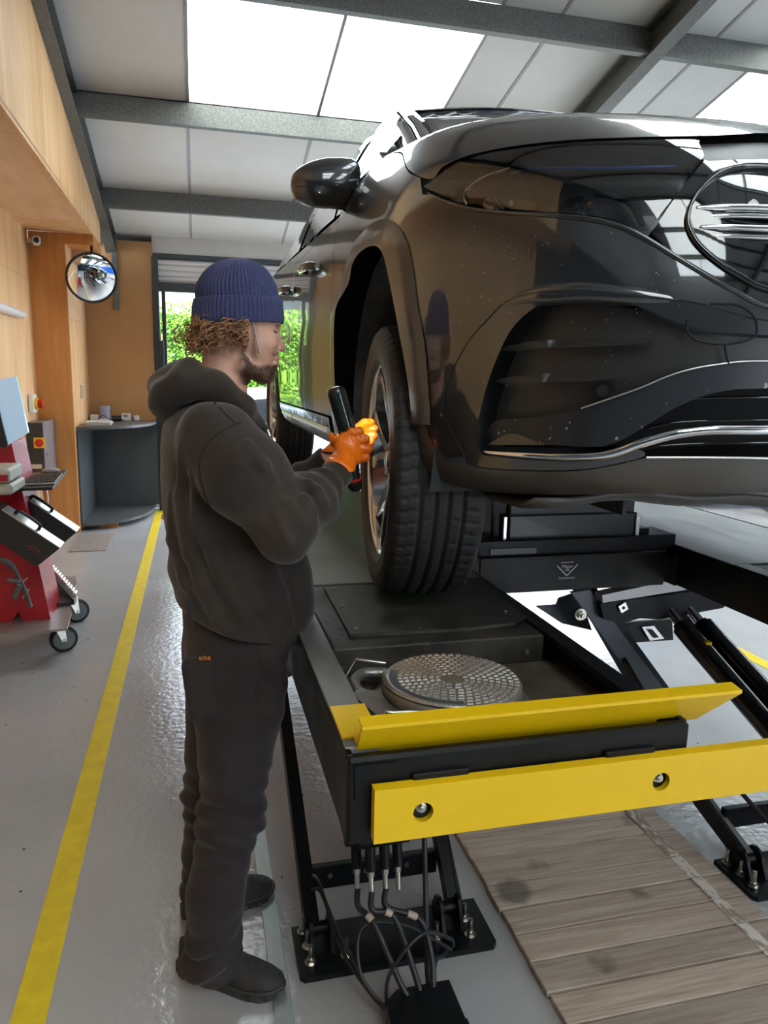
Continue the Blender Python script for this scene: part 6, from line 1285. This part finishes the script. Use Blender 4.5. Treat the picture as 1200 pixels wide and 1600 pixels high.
# ---- wheel aligner trolley (left) ----
red = mat('red_powder_coat',(.42,.008,.02),.35,0,.12,c2=(.46,.01,.025),ns=2)
tr = thing('aligner_trolley','red wheel aligner console on a grey castor base at the left edge','trolley',(-1.1,4.3,0))
base = [(-1.3445, 4.2544, 0.19), (-1.052, 4.2081, 0.19), (-0.8615, 4.2129, 0.19), (-0.7188, 4.2388, 0.19), (-0.7385, 4.5305, 0.19), (-0.8149, 4.9451, 0.19), (-0.8005, 5.17, 0.19), (-0.8377, 5.3739, 0.19), (-1.078, 5.3823, 0.19), (-1.6312, 5.2411, 0.19)]
greyp = mat('grey_base_plate',(.30,.28,.27),.3,.3)
MB().prism([(a,b,.19) for a,b,c in base],(0,0,.012)).build('base_plate', greyp, tr)
m = MB(); m.prism([(-0.8322, 4.42, 0.1852), (-0.9746, 4.42, 0.1789), (-0.9997, 4.42, 0.2601), (-1.0546, 4.42, 0.1802), (-1.2967, 4.42, 0.1845), (-1.2296, 4.42, 1.187), (-1.1278, 4.42, 1.2143), (-0.9759, 4.42, 1.214)],(0,.34,0)); m.build('column', red, tr)
gw = mat('castor_grey',(.17,.21,.21),.5); 
for (px,y,x) in ((100,4.44,-.775),(122,4.98,-.78),(60,4.40,-1.5)):
    m = MB(); c = Vector((x,y,.075)); ax = Vector((.35,-.94,0)).normalized(); m.lathe([(0,-.018),(.06,-.02),(.074,-.015),(.076,0),(.074,.015),(.06,.02),(0,.018)],c,ax,32); w_ = m.build('castor_wheel', gw, tr)
    m = MB(); m.lathe([(.060,-.0205),(.0765,-.0155),(.0775,0),(.0765,.0155),(.060,.0205)],c,ax,32); m.build('castor_tyre', rubber, w_)
    m = MB()
    for s in (-1,1):
        q = c+ax*.026*s; t_ = ax.cross(Vector((0,0,1))); m.prism([q+t_*.012+Vector((0,0,-.01)),q-t_*.012+Vector((0,0,-.01)),q-t_*.035+Vector((-.03,0,.10)),q+t_*.03+Vector((-.03,0,.10))],ax*.004)
    m.cyl(c+Vector((-.03,0,.085)),c+Vector((-.03,0,.115)),.032,16); m.cyl(c-ax*.032,c+ax*.034,.008,10); m.build('castor_fork', zinc, tr)
# screens, keyboard, printers
scr = mat('pale_blue_screen',(.42,.60,.80),.2,emit=.22)
m = MB(); m.prism([(-1.119, 4.35, 1.5287), (-0.9164, 4.35, 1.5723), (-0.8749, 4.35, 1.2751), (-0.9931, 4.35, 1.1996), (-1.1403, 4.35, 1.2272)],(0,.03,0)); m.build('display_panel', scr, tr)
m = MB(); m.prism([(-1.1232, 4.33, 1.3966), (-1.0068, 4.33, 1.3976), (-0.9962, 4.33, 1.3237), (-0.9758, 4.33, 1.2049), (-0.9952, 4.33, 1.1947), (-1.1351, 4.33, 1.2289)],(0,.03,0)); m.build('display_bezel', black_plastic, tr)
K = [(-0.9449, 4.2962, 0.985), (-0.7652, 4.324, 0.985), (-0.813, 5.1037, 0.985), (-1.0118, 4.9575, 0.985)]
m = MB(); m.prism([Vector(p)-Vector((0,0,.02)) for p in K],(0,0,.016)); m.build('keyboard_tray', black_plastic, tr)
kb = MB(); a,b_,c,d = [Vector(p) for p in K]; m = MB(); m.prism([a.lerp(d,.12),b_.lerp(c,.12),b_.lerp(c,.7),a.lerp(d,.7)],(0,0,.006)); kbd = m.build('keyboard', mat('silver_keyboard',(.42,.42,.42),.35,.4), tr)
keyi = None
for i in range(12):
    for j in range(5):
        u0,u1 = (i+.12)/12,(i+.88)/12; v0,v1 = .15+.53*(j+.1)/5,.15+.53*(j+.9)/5
        P = [a.lerp(b_,u).lerp(d.lerp(c,u),v)+Vector((0,0,.0062)) for u,v in ((u0,v0),(u1,v0),(u1,v1),(u0,v1))]; kb.prism(P,(0,0,.006))
o = kb.build('keys', black_plastic, kbd); o['kind'] = 'stuff'
q = a.lerp(b_,.62).lerp(d.lerp(c,.62),.88); MB().sphere(q+Vector((0,0,.006)),(.055,.03,.022),16,8).build('mouse', mat('grey_mouse',(.3,.29,.28),.3), tr)
for z0,z1,px in ((.99,1.045,24),(1.05,1.12,20)):
    P = (-0.9526, 4.05, 1.157), (-0.8933, 4.05, 1.0268)
    MB().box((P[0][0]-.25,4.0,z0),(P[1][0]-.0 if z0<1 else P[1][0]-.01,4.3,z1),.012).build('printer', mat('beige_plastic',(.46,.45,.38),.4), tr)
P = [(-1.0007, 3.99, 1.0913), (-0.9084, 3.99, 1.0933), (-0.9104, 3.99, 1.0614), (-1.003, 3.99, 1.0564)]; MB().prism(P,(0,.01,0)).build('red_stripe', red, tr)
# two black sensor cases hanging with handles
for (poly, rim, hd, y) in (([(-1.1471, 4.1, 1.0496), (-0.9749, 4.1, 0.8985), (-0.7094, 4.1, 0.6873), (-0.8104, 4.1, 0.6051), (-0.8355, 4.1, 0.5993), (-1.16, 4.1, 0.8734)],[(-0.9749, 4.1, 0.8985), (-0.7094, 4.1, 0.6873)],[(-0.9309, 4.16, 0.8462), (-0.9201, 4.16, 0.873), (-0.8954, 4.16, 0.8758), (-0.8157, 4.16, 0.8122), (-0.8107, 4.16, 0.7915), (-0.8278, 4.16, 0.7644)],4.1),
                           ([(-0.9249, 4.5, 0.878), (-0.6844, 4.5, 0.6895), (-0.7637, 4.5, 0.6204), (-0.9079, 4.5, 0.7708)],[(-0.9249, 4.5, 0.878), (-0.6844, 4.5, 0.6895)],[(-0.9381, 4.56, 0.8536), (-0.926, 4.56, 0.8867), (-0.9053, 4.56, 0.8938), (-0.8238, 4.56, 0.8323), (-0.818, 4.56, 0.8134), (-0.8365, 4.56, 0.7876)],4.5)):
    cs = MB(); cs.prism(poly,(0,.13,0)); cs_o = cs.build('sensor_case', mat('case_black',(.02,.019,.019),.5), tr)
    m = MB(); a,b_ = Vector(rim[0]),Vector(rim[1]); u = (b_-a).normalized(); nrm = Vector((-u.z,0,u.x)); m.prism([a+nrm*.001,b_+nrm*.001,b_+nrm*.006,a+nrm*.006],(0,.13,0)); m.build('case_edge', alu, cs_o)
    MB().tube(spline(hd,4),.009,8).build('case_handle', black_plastic, cs_o)
    if y < 4.2:
        L0c = Vector((-0.8329, 4.098, 0.6889)); m = MB(); m.tube([L0c+Vector((.028*math.cos(t)+.0,0,.028*math.cos(t)*-.55+.010*math.sin(t))) for t in [PI*k/10 for k in range(-1,12)]],.0018,6)
        for k in range(3): m.tube([L0c+Vector((-.018+k*.014,0,.006-k*.009)),L0c+Vector((-.012+k*.014,0,-.006-k*.009))],.0016,6)
        m.build('case_emblem', redm, cs_o)
# hose and clamp tool
MB().tube(spline([(-1.0961, 4.25, 0.6148), (-1.0192, 4.25, 0.5975), (-0.9802, 4.25, 0.5676), (-0.9522, 4.25, 0.5093), (-0.9195, 4.25, 0.418), (-0.8988, 4.25, 0.3335)],6),[.016]*14+[.011]*17,10).build('tool_hose', mat('grey_rubber',(.10,.10,.10),.4,.3), tr)
m = MB(); P = [(-0.9922, 4.2, 0.5034), (-0.9335, 4.2, 0.49), (-0.9378, 4.2, 0.4725), (-0.9673, 4.2, 0.4029)]; m.tube(P[:2],.013,10); m.tube(P[2:],.016,10); m.build('clamp_grip', mat('clamp_grey',(.14,.15,.15),.4,.6), tr)
for q in ([(-0.9721, 4.4, 0.4257), (-0.9371, 4.4, 0.4574)],[(-0.9707, 4.4, 0.3398), (-0.931, 4.4, 0.3938)]): MB().tube(q,.005,6).build('hook', zinc, tr)
P = [(-0.9548, 5.1914, 0.205), (-0.7431, 4.7687, 0.205), (-0.7519, 4.6762, 0.205), (-0.8276, 4.651, 0.205)]; m = MB(); m.prism([P[0],P[3],P[2],P[1]],(0,0,.02))
q = [Vector(P[0])+Vector((0,0,.11)),Vector(P[1])+Vector((0,0,.03)),Vector(P[1]),Vector(P[0])]; m.prism(q,(.0,-.10,0)); m.build('wheel_chock', black_plastic, tr)
for k in range(11):
    c = q[0].lerp(q[1],(k+.5)/11); MB().cyl(c+Vector((0,.02,.012)),c+Vector((0,-.05,.012)),.012,8).build('chock_rib', alu, tr)
for o_ in tr.children_recursive:
    if o_.type == 'MESH':
        for v_ in o_.data.vertices: v_.co.x = max(v_.co.x, -1.46)
# far bay: white car, blue bin, jack
wp = mat('white_car_paint',(.82,.83,.84),.12,0,.6); gl = mat('dark_glass',(.02,.025,.03),.05)
def parked(label, o, ang, paint_, grp=None):
    wc = thing('car',label,'car',o,grp); Rz = rot('Z',ang); O = Vector(o); T = lambda p: tuple(O+Rz@Vector(p))
    prof = [(.0,.34,.60,.70),(.12,.27,.72,.82),(.5,.22,.84,.88),(1.15,.20,.94,.9),(1.55,.20,1.16,.9),(2.05,.20,1.41,.9),(2.7,.20,1.47,.9),(3.3,.20,1.42,.9),(3.85,.22,1.18,.9),(4.1,.25,1.02,.88),(4.4,.32,.95,.82),(4.5,.40,.85,.72)]
    vs=[];fs=[];nr=28
    for (yy,zl,zh,wd) in prof:
        for k in range(nr):
            a = 2*PI*k/nr; cx_ = math.copysign(abs(math.cos(a))**.42,math.cos(a)); sz = math.copysign(abs(math.sin(a))**.6,math.sin(a)); z = (zl+zh)/2+(zh-zl)/2*sz
            tum = 1-max(0,z-.92)*.42; vs.append(T((wd*cx_*tum, yy-2.25, z)))
    for i in range(len(prof)-1):
        for k in range(nr): fs.append((i*nr+k,i*nr+(k+1)%nr,(i+1)*nr+(k+1)%nr,(i+1)*nr+k))
    m = MB(); m.add(vs,fs,True); m.add(vs[:nr],[tuple(range(nr))]); m.add(vs[-nr:],[tuple(range(nr))]); m.build('body', paint_, wc)
    for yy in (-1.4,1.4):
        for s in (-1,1):
            c = O+Rz@Vector((s*.80,yy,.325)); ax = Rz@Vector((s,0,0)); w_ = MB().lathe([(.19,.09),(.2,.10),(.30,.10),(.322,.07),(.322,-.07),(.30,-.1),(.2,-.1)],c,ax,28).build('wheel', rubber, wc); MB().lathe([(0,.09),(.05,.105),(.19,.085),(.20,.095)],c,ax,10,smooth=False).build('rim', alu, w_)
    def q(P,nm,m_): MB().add([T(p) for p in P],[tuple(range(len(P)))]).build(nm,m_,wc)
    for s in (-1,1):
        for P in ([(-.62,.96),(-.28,1.28),(.28,1.33),(.28,.96)],[(.34,.96),(.34,1.33),(.85,1.28),(1.28,.98)]):
            q([(s*(.905*(1-max(0,z-.92)*.42)+.004),yy,z) for yy,z in P],'side_window',gl)
    q([(-.72,-1.02,.985),(.72,-1.02,.985),(.60,-.27,1.375),(-.60,-.27,1.375)],'windscreen',gl); q([(-.66,1.72,1.03),(.66,1.72,1.03),(.60,1.20,1.35),(-.60,1.20,1.35)],'rear_window',gl)
    for s in (-1,1):
        MB().box(O+Rz@Vector((s*.56,-2.24,.60)),O+Rz@Vector((s*.70,-2.10,.70)),.01).build('headlamp',white_plastic,wc); MB().box(O+Rz@Vector((s*.56,2.16,.72)),O+Rz@Vector((s*.70,2.24,.82)),.01).build('tail_lamp',redm,wc)
    return wc
parked('white car parked in the bay beyond the far ramp',(7.98,6.3,0),0,wp)
parked('pale blue car parked outside in front of the hedge, behind the mechanic',(1.6,11.6,-.02),90,mat('pale_blue_paint_car',(.45,.58,.68),.15,0,.6))
bb = thing('tool_chest','blue tool chest behind the white car seen under the raised car','tool chest',(7.4,8.95,0)); MB().box((6.95,8.85,.16),(8.3,9.15,.9),.01).build('cabinet', mat('blue_enamel',(.005,.16,.75),.3), bb); MB().box((6.95,8.84,.5),(8.3,8.85,.51)).build('drawer_gap', steel_black, bb); 
for k in range(3): MB().cyl((7.1+k*.5,8.95,.082),(7.1+k*.5,9.0,.082),.08,14).build('castor', rubber, bb)
jk = thing('trolley_jack','low dark trolley jack on the floor beside the blue tool chest','jack',(6.5,8.8,0)); MB().box((6.35,8.4,.06),(6.6,9.0,.2),.02).build('chassis', steel_black, jk); MB().box((6.62,8.5,.1),(6.8,8.8,.28),.02).build('motor', alu, jk)
for x in (6.38,6.58): MB().cyl((x-.02,8.5,.065),(x+.02,8.5,.065),.06,14).build('wheel', alu, jk)
ps = thing('lift_post','pale blue post of another lift seen beyond the far ramp','lift post',(6.15,8.9,0)); MB().box((6.0,8.8,0),(6.3,9.1,2.9),.01).build('post', mat('pale_blue_paint',(.28,.42,.68),.4), ps); MB().box((5.85,8.6,0),(6.45,9.15,.02),.003).build('foot_plate', steel_black, ps)
